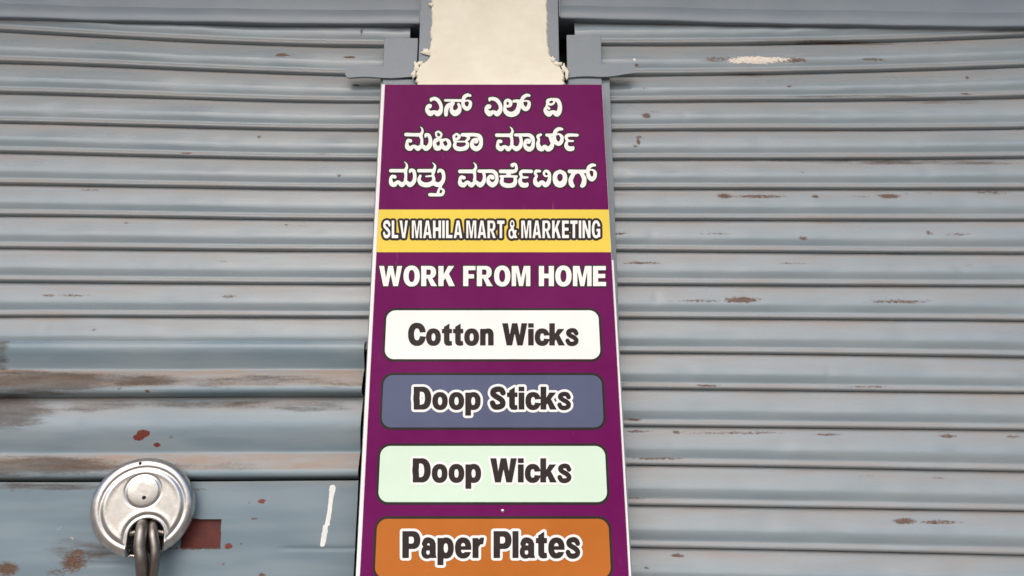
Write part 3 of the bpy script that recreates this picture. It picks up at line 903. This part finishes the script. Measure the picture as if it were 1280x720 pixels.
# Kannada strokes: (origin x, origin y, scale) of a tracing window, then strokes of (x, y, radius)
KANNADA = [
  [((525, 110, 12.8), [
    [(182, 185, 28), (235, 172, 30), (290, 202, 32), (330, 270, 30), (338, 335, 30), (315, 390, 42), (280, 412, 45), (225, 385, 26), (168, 410, 45), (122, 370, 36), (112, 318, 25), (135, 282, 22), (165, 285, 27), (158, 308, 25)],
    [(178, 180, 22), (176, 205, 18)],
    [(405, 200, 21), (540, 202, 23), (690, 205, 24)], [(520, 245, 26), (450, 290, 38), (420, 350, 35), (415, 430, 30)],
    [(535, 245, 24), (508, 300, 22), (510, 370, 35), (560, 405, 50), (615, 375, 43), (636, 310, 27), (615, 262, 22)],
    [(805, 125, 20), (760, 116, 29), (710, 148, 32), (690, 220, 28), (697, 290, 30), (750, 335, 35), (795, 300, 31), (805, 232, 26), (765, 203, 15), (715, 215, 14)]]),
   ((600, 110, 11.636), [
    [(145, 160, 24), (190, 158, 27), (245, 180, 30), (290, 240, 29), (300, 300, 28), (280, 350, 36), (245, 378, 38), (197, 348, 22), (140, 375, 41), (100, 340, 34), (92, 292, 24), (113, 262, 21), (142, 267, 24), (135, 288, 22)],
    [(140, 158, 20), (138, 185, 15)],
    [(405, 272, 18), (370, 250, 22), (368, 200, 22), (405, 180, 24), (443, 205, 27), (440, 250, 26), (408, 268, 18)],
    [(362, 255, 20), (365, 330, 30), (410, 375, 38), (470, 385, 40), (530, 355, 41), (560, 290, 34), (563, 225, 27), (540, 192, 24), (492, 196, 21)], [(492, 192, 20), (610, 186, 19)],
    [(716, 112, 20), (680, 108, 25), (630, 138, 28), (606, 195, 25), (616, 270, 31), (665, 309, 32), (705, 275, 29), (714, 215, 24), (680, 190, 13), (630, 195, 12)],
    [(1035, 165, 20), (990, 185, 26), (985, 222, 24), (1030, 243, 18), (1072, 222, 16), (1078, 185, 18), (1040, 165, 20)],
    [(1070, 165, 20), (1130, 185, 30), (1160, 250, 31), (1155, 330, 36), (1120, 380, 41), (1060, 350, 25), (1000, 380, 42), (955, 340, 31), (952, 302, 22), (985, 287, 21), (1005, 302, 19)], [(978, 240, 18), (962, 275, 15)]])],
  [((500, 155, 11.636), [
    [(88, 155, 27), (200, 158, 26), (300, 160, 28)], [(298, 45, 6), (323, 72, 13), (326, 115, 19), (303, 168, 28), (318, 230, 21), (315, 300, 25)],
    [(152, 247, 27), (117, 242, 23), (102, 290, 24), (108, 338, 34), (147, 358, 36), (203, 325, 22), (260, 357, 37), (318, 322, 26), (380, 357, 37), (433, 310, 34), (443, 232, 27), (418, 168, 27), (377, 157, 22), (371, 190, 14)],
    [(562, 113, 16), (600, 143, 17), (592, 188, 17), (548, 195, 14), (525, 160, 15), (530, 124, 15), (562, 113, 16)], [(560, 203, 22), (535, 240, 28)],
    [(560, 225, 22), (515, 240, 26), (503, 300, 27), (530, 350, 38), (572, 350, 34), (603, 300, 22), (598, 235, 26)], [(610, 250, 24), (660, 226, 17), (706, 255, 28), (716, 310, 29), (675, 355, 37), (630, 340, 30), (608, 290, 24)],
    [(818, 148, 16), (784, 180, 21), (796, 224, 21), (842, 214, 22), (862, 180, 24), (830, 148, 16)],
    [(785, 230, 18), (802, 272, 22), (795, 322, 27), (832, 358, 34), (900, 365, 31), (963, 342, 34), (985, 292, 22), (962, 255, 18), (998, 205, 24), (962, 165, 26), (912, 160, 25)], [(812, 258, 13), (975, 258, 13)],
    [(908, 158, 26), (1100, 160, 27), (1160, 192, 34), (1180, 260, 27), (1163, 330, 34), (1110, 363, 37), (1056, 330, 34), (1046, 270, 24), (1075, 232, 23), (1120, 227, 20), (1115, 262, 23), (1085, 272, 13)]]),
   ((615, 155, 11.636), [
    [(70, 165, 27), (180, 166, 26), (280, 166, 27)], [(263, 45, 6), (288, 73, 13), (298, 115, 19), (277, 170, 28), (290, 232, 21), (288, 302, 25)],
    [(126, 256, 26), (96, 252, 23), (82, 300, 22), (92, 342, 34), (132, 363, 36), (184, 330, 22), (236, 365, 35), (290, 330, 25), (355, 363, 36), (413, 320, 31), (425, 242, 24), (410, 182, 24)],
    [(342, 162, 23), (440, 162, 24), (540, 165, 27), (585, 202, 31), (600, 262, 24), (585, 340, 31), (540, 368, 37), (491, 340, 31), (477, 282, 22), (501, 238, 21), (545, 238, 20), (540, 268, 23), (512, 277, 13)],
    [(708, 158, 20), (668, 180, 24), (680, 232, 20), (668, 290, 29), (690, 350, 38), (730, 364, 35), (766, 325, 21), (810, 364, 38), (855, 345, 37), (878, 290, 28), (862, 240, 26), (835, 175, 26), (795, 162, 22)], [(800, 164, 22), (905, 160, 22)],
    [(1017, 77, 20), (970, 75, 28), (925, 108, 30), (905, 170, 27), (915, 250, 31), (965, 290, 32), (1010, 255, 29), (1015, 190, 26), (975, 150, 14), (930, 156, 14)],
    [(1240, 165, 22), (1110, 165, 26), (1078, 200, 26), (1110, 244, 17), (1180, 250, 14)], [(1090, 255, 20), (1078, 315, 29), (1112, 357, 37), (1165, 360, 34), (1182, 335, 14)]])],
  [((480, 198, 13.844), [
    [(118, 215, 31), (240, 215, 31), (360, 215, 32)], [(353, 60, 6), (388, 98, 15), (396, 150, 23), (372, 215, 33), (378, 300, 26), (372, 380, 30)],
    [(186, 322, 33), (138, 314, 26), (117, 370, 29), (132, 438, 41), (182, 455, 41), (242, 408, 27), (310, 457, 43), (382, 412, 29), (450, 457, 43), (518, 400, 37), (533, 310, 31), (514, 222, 33), (462, 207, 28), (447, 240, 18)],
    [(602, 215, 31), (725, 215, 31), (850, 215, 32)], [(838, 75, 6), (873, 108, 15), (883, 150, 23), (862, 215, 33), (848, 290, 24), (862, 370, 30), (832, 440, 38)],
    [(628, 305, 24), (607, 370, 31), (637, 430, 41), (702, 458, 43), (780, 455, 43), (840, 420, 36)], [(728, 314, 15), (840, 304, 18)],
    [(850, 420, 33), (910, 452, 43), (970, 450, 43), (1020, 390, 34), (1033, 310, 31), (1014, 232, 33), (962, 207, 28), (937, 240, 18)],
    [(985, 490, 22), (950, 545, 22), (935, 600, 26)], [(985, 522, 18), (1031, 560, 22), (1012, 618, 28), (960, 633, 28), (795, 630, 31)]]),
   ((565, 198, 12.8), [
    [(128, 210, 31), (240, 210, 31), (350, 210, 32)], [(343, 70, 6), (373, 98, 15), (383, 145, 21), (357, 205, 32), (366, 280, 23), (362, 350, 28)],
    [(190, 312, 31), (147, 300, 26), (127, 350, 27), (137, 408, 39), (187, 428, 39), (246, 382, 25), (310, 427, 41), (380, 382, 27), (450, 427, 41), (508, 370, 33), (519, 290, 25), (503, 218, 27)],
    [(432, 206, 27), (540, 207, 29), (650, 210, 31), (700, 247, 33), (719, 312, 25), (704, 380, 35), (650, 424, 42), (592, 390, 37), (578, 332, 25), (606, 290, 26), (650, 286, 21), (658, 314, 27), (628, 322, 16)],
    [(778, 210, 31), (880, 210, 31), (980, 210, 31)], [(968, 118, 28), (962, 105, 26), (1008, 95, 22), (1030, 140, 23), (1018, 196, 28), (962, 216, 31)], [(905, 240, 38), (905, 270, 38)], [(778, 288, 20), (905, 288, 21), (1035, 292, 20)],
    [(803, 320, 28), (797, 390, 34), (840, 428, 38), (920, 438, 36), (990, 418, 39), (1014, 360, 31), (1008, 318, 27)],
    [(1270, 210, 28), (1130, 210, 30), (1098, 250, 28), (1130, 302, 21), (1210, 306, 16)], [(1105, 312, 23), (1088, 370, 33), (1122, 423, 41), (1185, 430, 38), (1208, 405, 18)]]),
   ((655, 198, 12.8), [
    [(252, 205, 22), (195, 207, 26), (180, 248, 24), (205, 285, 18), (180, 325, 27), (182, 390, 37), (232, 424, 41), (286, 378, 25), (340, 424, 41), (390, 388, 36), (408, 310, 27), (403, 242, 26), (370, 207, 24), (332, 212, 22), (318, 252, 20), (346, 288, 15), (385, 278, 14)],
    [(575, 210, 30), (640, 250, 36), (655, 330, 38), (625, 398, 48), (575, 418, 52), (525, 398, 48), (495, 330, 38), (510, 250, 36), (575, 210, 30)],
    [(728, 210, 31), (860, 210, 28), (1000, 210, 29)], [(785, 260, 34), (748, 340, 37), (757, 410, 39), (778, 440, 33)], [(925, 248, 33), (962, 330, 37), (953, 410, 41), (930, 440, 33)], [(800, 243, 26), (860, 222, 22), (925, 243, 26)],
    [(1132, 112, 22), (1090, 110, 29), (1040, 143, 32), (1020, 210, 29), (1036, 290, 35), (1085, 334, 38), (1130, 295, 31), (1134, 224, 28), (1095, 186, 15), (1045, 190, 14)]])]]

def kannada_line(wins):
    st = []
    for (ox, oy, s), strokes in wins:
        for q in strokes:
            st.append([(ox + x / s, oy + y / s, r / s) for x, y, r in q])
    allp = np.array([p for q in st for p in q])
    x0, y0 = allp[:, 0].min() - 9, allp[:, 1].min() - 9
    x1, y1 = allp[:, 0].max() + 9, allp[:, 1].max() + 9
    gx, gy = np.meshgrid(np.arange(x0, x1, STEP), np.arange(y0, y1, STEP))
    return strokes_field(gx, gy, st), x0, y0

for wins in KANNADA:
    fld, x0, y0 = kannada_line(wins)
    lt = field_mesh('lettering', fld + .1, x0, y0, 0.0012, M['white'], sign)
    field_mesh('outline', dilate(fld, 1.7), x0, y0, 0.0006, M['ink'], lt)

# ---- heavy grotesque Latin letters, cap height 1
def _poly(X, Y, pts):
    d = np.full(X.shape, 1e9)
    s = np.ones(X.shape)
    n = len(pts)
    j = n - 1
    for i in range(n):
        (ax, ay), (bx, by) = pts[i], pts[j]
        ex, ey = bx - ax, by - ay
        wx_, wy_ = X - ax, Y - ay
        t = np.clip((wx_ * ex + wy_ * ey) / (ex * ex + ey * ey), 0, 1)
        d = np.minimum(d, (wx_ - ex * t) ** 2 + (wy_ - ey * t) ** 2)
        c1, c2, c3 = Y >= ay, Y < by, ex * wy_ > ey * wx_
        flip = (c1 & c2 & c3) | (~c1 & ~c2 & ~c3)
        s = np.where(flip, -s, s)
        j = i
    return s * np.sqrt(d)

class G:
    def __init__(g, X, Y):
        g.X, g.Y = X, Y
    def P(g, *pts):
        return _poly(g.X, g.Y, pts)
    def R(g, x0, y0, x1, y1):
        return g.P((x0, y0), (x1, y0), (x1, y1), (x0, y1))
    def E(g, cx, cy, a, b, p=2.25):
        return ((np.abs((g.X - cx) / a) ** p + np.abs((g.Y - cy) / b) ** p) ** (1 / p) - 1) * min(a, b)
    def S(g, r, *pts):
        d = np.full(g.X.shape, 9.0)
        P = np.array(pts, float)
        ext = np.vstack([2 * P[0] - P[1], P, 2 * P[-1] - P[-2]])
        for i in range(1, len(ext) - 2):
            a, b_, c, e = ext[i - 1:i + 3]
            for k in range(9):
                t = k / 8
                q = 0.5 * ((2 * b_) + (c - a) * t + (2 * a - 5 * b_ + 4 * c - e) * t * t + (3 * b_ - a - 3 * c + e) * t ** 3)
                d = np.minimum(d, np.hypot(g.X - q[0], g.Y - q[1]) - r)
        return d
U = lambda *a: np.minimum.reduce(a)
def sub(a, *bs):
    for b_ in bs:
        a = np.maximum(a, -b_)
    return a

GLYPH = {
  'I': (.26, lambda g: g.R(0, 0, .26, 1)),
  'L': (.62, lambda g: U(g.R(0, 0, .26, 1), g.R(0, 0, .62, .21))),
  'H': (.76, lambda g: U(g.R(0, 0, .26, 1), g.R(.5, 0, .76, 1), g.R(.1, .39, .6, .62))),
  'E': (.66, lambda g: U(g.R(0, 0, .26, 1), g.R(0, 0, .66, .21), g.R(0, .4, .62, .61), g.R(0, .79, .65, 1))),
  'F': (.62, lambda g: U(g.R(0, 0, .26, 1), g.R(0, .38, .55, .59), g.R(0, .79, .62, 1))),
  'T': (.70, lambda g: U(g.R(0, .78, .70, 1), g.R(.22, 0, .48, 1))),
  'N': (.76, lambda g: U(g.R(0, 0, .24, 1), g.R(.52, 0, .76, 1), g.P((0, 1), (.25, 1), (.76, 0), (.51, 0)))),
  'M': (.94, lambda g: g.P((0, 0), (0, 1), (.33, 1), (.47, .40), (.61, 1), (.94, 1), (.94, 0), (.72, 0), (.72, .74), (.57, 0), (.37, 0), (.22, .74), (.22, 0))),
  'A': (.82, lambda g: sub(g.P((0, 0), (.27, 1), (.55, 1), (.82, 0), (.56, 0), (.52, .17), (.30, .17), (.26, 0)), g.P((.345, .36), (.475, .36), (.41, .72)))),
  'V': (.80, lambda g: g.P((0, 1), (.27, 1), (.40, .33), (.53, 1), (.80, 1), (.54, 0), (.26, 0))),
  'W': (1.16, lambda g: g.P((0, 1), (.25, 1), (.345, .40), (.46, 1), (.70, 1), (.815, .40), (.91, 1), (1.16, 1), (.95, 0), (.71, 0), (.58, .60), (.45, 0), (.21, 0))),
  'K': (.82, lambda g: U(g.R(0, 0, .26, 1), g.P((.24, .55), (.50, 1), (.80, 1), (.53, .62), (.83, 0), (.53, 0), (.35, .39), (.24, .24)))),
  'O': (.82, lambda g: sub(g.E(.41, .5, .41, .52), g.E(.41, .5, .15, .30))),
  'C': (.78, lambda g: sub(g.E(.41, .5, .41, .52), g.E(.41, .5, .15, .30), g.P((.45, .42), (1.2, .34), (1.2, .66), (.45, .58)))),
  'G': (.80, lambda g: U(sub(g.E(.41, .5, .41, .52), g.E(.41, .5, .15, .30), g.R(.42, .4, 1.2, .64)), g.R(.42, .36, .80, .55), g.R(.58, .06, .80, .5))),
  'S': (.72, lambda g: g.S(.115, (.60, .74), (.52, .87), (.36, .90), (.18, .84), (.14, .70), (.26, .59), (.46, .47), (.58, .34), (.56, .18), (.38, .105), (.20, .13), (.12, .28))),
  'R': (.80, lambda g: U(g.R(0, 0, .26, 1), sub(U(g.R(.1, .38, .44, 1), g.E(.44, .69, .31, .31)), U(g.R(.26, .56, .42, .82), g.E(.42, .69, .07, .13))), g.P((.30, .44), (.53, .44), (.80, 0), (.51, 0)))),
  'P': (.74, lambda g: U(g.R(0, 0, .26, 1), sub(U(g.R(.1, .34, .44, 1), g.E(.44, .67, .31, .33)), U(g.R(.26, .53, .42, .81), g.E(.42, .67, .075, .14))))),
  'D': (.78, lambda g: sub(U(g.R(0, 0, .38, 1), g.E(.38, .5, .40, .5)), U(g.R(.26, .2, .38, .8), g.E(.38, .5, .13, .30)))),
  '&': (.84, lambda g: U(sub(g.E(.36, .78, .22, .24), g.E(.36, .79, .075, .10)), sub(g.E(.31, .27, .31, .30), g.E(.30, .27, .11, .13)), g.P((.16, .70), (.38, .76), (.86, 0), (.56, 0)), g.P((.60, .48), (.80, .48), (.66, .10), (.46, .12)))),
  'o': (.68, lambda g: sub(g.E(.34, .37, .34, .39), g.E(.34, .37, .105, .20))),
  'c': (.62, lambda g: sub(g.E(.34, .37, .34, .39), g.E(.34, .37, .105, .20), g.P((.36, .30), (1.0, .24), (1.0, .50), (.36, .44)))),
  'e': (.68, lambda g: U(sub(g.E(.34, .37, .34, .39), g.E(.34, .37, .11, .21), g.R(.36, .21, 1.0, .31)), g.R(.15, .31, .64, .43))),
  'n': (.62, lambda g: U(g.R(0, 0, .24, .74), sub(U(g.R(.30, 0, .62, .5), np.maximum(g.E(.37, .48, .25, .28), .47 - g.Y)), U(g.R(.20, -.1, .38, .46), g.E(.31, .46, .07, .10))))),
  'r': (.47, lambda g: U(g.R(0, 0, .24, .74), g.P((.18, .40), (.24, .66), (.34, .755), (.48, .75), (.44, .52), (.32, .51), (.24, .40)))),
  'i': (.24, lambda g: U(g.R(0, 0, .24, .74), g.R(0, .82, .24, 1))),
  'l': (.24, lambda g: g.R(0, 0, .24, 1)),
  't': (.46, lambda g: U(g.P((.10, .18), (.10, .84), (.34, .98), (.34, .18)), g.R(0, .56, .46, .74), g.P((.10, .26), (.11, .10), (.19, .005), (.32, -.02), (.46, .005), (.45, .18), (.37, .175), (.34, .22)))),
  'k': (.70, lambda g: U(g.R(0, 0, .24, 1), g.P((.22, .45), (.40, .74), (.68, .74), (.45, .46), (.71, 0), (.43, 0), (.31, .28), (.22, .17)))),
  's': (.60, lambda g: g.S(.092, (.50, .545), (.43, .655), (.29, .685), (.14, .63), (.12, .53), (.23, .435), (.40, .345), (.50, .235), (.47, .12), (.32, .06), (.16, .09), (.085, .205))),
  'p': (.68, lambda g: U(g.R(0, -.27, .24, .74), sub(g.E(.36, .37, .32, .39), g.E(.35, .37, .10, .20)))),
  'a': (.62, lambda g: U(g.P((.36, .10), (.36, .55), (.60, .55), (.60, .10), (.64, 0), (.41, 0)), g.S(.105, (.13, .53), (.19, .64), (.32, .66), (.45, .60), (.49, .48)), sub(g.E(.24, .22, .24, .245), g.E(.28, .21, .085, .10)), g.P((.20, .36), (.40, .44), (.40, .30), (.25, .28)))),
}

def latin(text, x0, x1, ytop, ybase, gap=.075, space=.30, pad=7.0):
    adv, pos = 0.0, []
    for ch in text:
        if ch == ' ':
            adv += space
            continue
        pos.append((ch, adv))
        adv += GLYPH[ch][0] + gap
    total = adv - gap
    sx, sy = (x1 - x0) / total, ybase - ytop
    xs = np.arange(x0 - pad, x1 + pad, STEP)
    ys = np.arange(ytop - pad, ybase + sy * .30 + pad, STEP)
    gx, gy = np.meshgrid(xs, ys)
    fld = np.full(gx.shape, 9.0)
    for ch, a in pos:
        l, r = x0 + a * sx, x0 + (a + GLYPH[ch][0]) * sx
        i0, i1 = np.searchsorted(xs, (l - pad, r + pad))
        X, Y = (gx[:, i0:i1] - l) / sx, (ybase - gy[:, i0:i1]) / sy
        fld[:, i0:i1] = np.minimum(fld[:, i0:i1], GLYPH[ch][1](G(X, Y)) * min(sx, sy))
    return fld, xs[0], ys[0]

def write(text, box, ink, halo, halo_px, parent, lift, heavy=0.0, **kw):
    fld, ox, oy = latin(text, *box, **kw)
    fld = fld - heavy
    lt = field_mesh('lettering', fld, ox, oy, lift + .0008, ink, parent)
    if halo_px:
        # outline is the letter's own backing, so it belongs to the same part's level
        field_mesh('lettering_outline', dilate(fld, halo_px), ox, oy, lift + .0004, halo, parent)
    return lt

# yellow name band
def slab_px(name, py0, py1, lift, mat, parent, inset=.0004):
    return slab_on_sign(name, SX0 + inset, SX1 - inset, _sz(py1), _sz(py0), lift - .0004, lift, mat, parent)
band = slab_px('name_band', 262, 315.3, .0005, M['yellow'], sign)
write('SLV MAHILA MART & MARKETING', (478.5, 750.5, 275.4, 298.2), M['white'], M['ink'], 2.9, band, .0006, heavy=-0.28, gap=.08, space=.24)
head = write('WORK FROM HOME', (474, 757.5, 332.6, 357.8), M['white'], None, 0, sign, .0006, gap=.07, space=.36)
fld, ox, oy = latin('WORK FROM HOME', 474, 757.5, 332.6, 357.8, gap=.07, space=.36)
field_mesh('outline', dilate(fld, 1.6), ox, oy, .0006, M['ink'], head)

# product panels
pxs = [(484, 749.4, 418), (479.4, 752.7, 502), (474, 757.8, 592), (468, 761, 660)]
unroll = lambda p: p[0] - ROLL * (Z_TOP - p[2])
pl = float(np.mean([unroll(on_sign(a, y)) for a, b_, y in pxs]))
pr = float(np.mean([unroll(on_sign(b_, y)) for a, b_, y in pxs]))
for (y0, y1, mat, text, box, halo) in (
        (388, 449, 'white', 'Cotton Wicks', (510.5, 723, 404.5, 431.6), 0),
        (469, 534.3, 'slate', 'Doop Sticks', (517.5, 713.5, 483.8, 511.8), 3.0),
        (557.5, 627.6, 'mint', 'Doop Wicks', (516.3, 714, 573.2, 602.8), 3.0),
        (648.6, 722.5, 'orange', 'Paper Plates', (503.3, 725, 664.2, 697.2), 3.2)):
    za, zb = _sz(y1), _sz(y0)
    pnl = rrect('product_panel', pl, pr, za, zb, .0135, .0010, M[mat], sign)
    rrect('panel_border', pl - .0036, pr + .0036, za - .0036, zb + .0036, .0165, .0005, M['ink'], pnl)
    write(text, box, M['ink'], M['white'], halo, pnl, .0012, heavy=0.30, gap=.07, space=.36)

# screw that pins the sign
c0 = on_sign(628.3, 638.7, .0)
vs, fs = [], []
N = 16
for k, (r, l) in enumerate(((.0028, .0002), (.0028, .0010), (.0022, .0019), (.0009, .0023))):
    for i in range(N):
        a = 2 * math.pi * i / N
        vs.append(c0 + np.array([math.cos(a) * r, 0, 0]) + np.array([0, -math.sin(LEAN), math.cos(LEAN)]) * math.sin(a) * r * np.array([1, 1, 1]) + NRM * l)
for k in range(3):
    for i in range(N):
        a, b_ = k * N + i, k * N + (i + 1) % N
        fs.append([a, b_, b_ + N, a + N])
fs.append(list(range(3 * N, 4 * N)))
mesh_obj('screw_head', vs, fs, M['steel'], sign, True)

# ================================================================== PADLOCK
PAD_Y = PY - 0.024                            # back of the lock body
THICK = 0.019
py_front = PAD_Y - THICK
pcx, pcz = wx(177.3, 633.5, PAD_Y - .009), wz(179, 634, PAD_Y - .009)
RAD = abs(wx(177.3 + 60.0, 634, PAD_Y - .009) - pcx)
S_ = RAD / 62.5                               # metres per photo pixel at the lock
lock = thing('padlock', (pcx, PAD_Y, pcz - RAD), 'round stainless steel disc padlock hanging on the lock plate', 'padlock')
lock.rotation_euler = (0, 0, R_(16))             # hangs turned a little on its hasp
NC = (8.0, -35.0)                             # notch centre relative to the disc centre, photo px, y up
NR = 21.0
def lock_height(x, y):
    """front relief in px for a point (px units) of the disc"""
    r = math.hypot(x, y)
    # rim: rounded shoulder, shallow groove, raised dish
    rim = 13.0 - 13.0 * max(0.0, (r - 52.0) / 10.5) ** 2.4
    # distance inside the raised crescent
    dn = math.hypot(x - NC[0], y - NC[1])
    if y < NC[1]:
        dn = abs(x - NC[0])
    e = min(47.0 - r, dn - (NR + 6.0))
    lip = 3.4 / (1 + math.exp(-(e - 0.5) / 0.9)) - 1.4 * math.exp(-((e + 2.6) / 2.0) ** 2) - 1.5 / (1 + math.exp(-(e - 4.0) / 1.4))
    h = rim + lip
    # rolled edge and throat of the notch
    h += 2.6 * math.exp(-((dn - NR - 2.2) / 2.0) ** 2)
    if dn < NR:
        h -= 24.0 * min(1.0, (NR - dn) / 2.2)
    # keyway seat
    k = math.hypot(x + 1.5, y - 20.0)
    h -= 1.6 * math.exp(-((k - 21.3) / 1.1) ** 2)
    return h
nr_, na_ = 96, 256
vs, fs = [], []
for i in range(nr_ + 1):
    r = 62.4 * (i / nr_) ** 0.85
    for k in range(na_):
        a = 2 * math.pi * k / na_
        x, y = r * math.cos(a), r * math.sin(a)
        h = lock_height(x, y)
        vs.append((pcx + x * S_, py_front + 0.0085 - h * S_ * .55, pcz + y * S_))
base = len(vs)
for k in range(na_):                          # side wall and back
    a = 2 * math.pi * k / na_
    vs.append((pcx + 62.4 * S_ * math.cos(a), PAD_Y - .004, pcz + 62.4 * S_ * math.sin(a)))
for k in range(na_):
    a = 2 * math.pi * k / na_
    vs.append((pcx + 57 * S_ * math.cos(a), PAD_Y, pcz + 57 * S_ * math.sin(a)))
for i in range(nr_):
    for k in range(na_):
        a, b_ = i * na_ + k, i * na_ + (k + 1) % na_
        fs.append([a, a + na_, b_ + na_, b_])
for lo in (nr_ * na_, base):
    for k in range(na_):
        a, b_ = k, (k + 1) % na_
        fs.append([lo + a, (base if lo != base else base + na_) + a, (base if lo != base else base + na_) + b_, lo + b_])
fs.append([base + na_ + k for k in range(na_)])
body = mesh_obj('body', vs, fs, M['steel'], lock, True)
body.data.materials.append(M['black'])        # black colour stands in for the shade inside the shackle throat
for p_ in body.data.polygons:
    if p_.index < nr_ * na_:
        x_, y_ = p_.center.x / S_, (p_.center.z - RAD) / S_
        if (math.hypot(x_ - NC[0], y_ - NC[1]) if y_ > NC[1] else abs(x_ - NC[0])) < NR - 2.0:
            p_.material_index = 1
# key plug with its hole
def disc(name, cx, cy, prof, mat, parent, n=40):
    """lathe: prof = (radius px, outward px) from centre outwards"""
    vs, fs = [], []
    x0, z0 = pcx + cx * S_, pcz + cy * S_
    for r, h in prof:
        for k in range(n):
            a = 2 * math.pi * k / n
            vs.append((x0 + r * S_ * math.cos(a), py_front + 0.0085 - h * S_ * .55, z0 + r * S_ * math.sin(a)))
    for i in range(len(prof) - 1):
        for k in range(n):
            a, b_ = i * n + k, i * n + (k + 1) % n
            fs.append([a, a + n, b_ + n, b_])
    fs.append(list(range(n))[::-1])
    return mesh_obj(name, vs, fs, mat, parent, True)
plug = disc('key_plug', -1.5, 20.0, [(.3, 17.0), (9, 17.0), (17.3, 16.9), (18.6, 16.5), (19.3, 15.4), (19.6, 11.0)], M['steel'], lock)
disc('keyhole', 0.6, 12.0, [(.2, 17.6), (2.2, 17.5), (2.5, 17.2), (2.5, 15.0)], M['black'], plug, 14)
disc('rivet_hole', -9.4, 55.0, [(.2, 13.2), (2.0, 13.1), (2.2, 12.0), (2.2, 6.0)], M['black'], body, 14)
# shackle bar crossing the throat of the notch
tube('shackle', [(pcx + (NC[0] - 24) * S_, PAD_Y - .0085, pcz + (NC[1] + 2) * S_), (pcx + NC[0] * S_, PAD_Y - .0085, pcz + (NC[1] + 5) * S_), (pcx + (NC[0] + 24) * S_, PAD_Y - .0085, pcz + (NC[1] + 2) * S_)], .0048, M['iron'], lock)

# hasp: two bent steel loops coming out of the notch and welded to the plate below
def lp(px, py, y):
    return (wx(px, py, y), y, wz(px, py, y))
yf = py_front
hasp = thing('hasp', (wx(182, 735, PY), PY, wz(182, 760, PY)), 'bent steel hasp loops running down from the padlock notch', 'hasp')
for (x_a, dx_, y_a, rad, fl) in ((177.0, (3, 1, -.5, -1.5, .3, 1.5, 2, 3), .0, .0098, .86), (192.6, (-3, -1.5, -1, 1.2, .8, -1.6, -3, -5), .004, .0070, .92)):
    pts = [lp(x_a + d_, y_, yf + y_a + h_) for d_, y_, h_ in zip(dx_, (652, 657, 669, 685, 700, 720, 745, 762), (.018, .006, -.003, -.005, -.004, .003, .014, .030))]
    tube('loop', pts, rad, M['iron'], hasp, flat=fl)
bm = bmesh.new()
add_box(bm, wx(150, 760, PY), wx(214, 760, PY), PY - .0055, PY - .0018, wz(180, 768, PY), wz(180, 738, PY), .001)
bm_obj('weld_plate', bm, M['iron'], hasp)
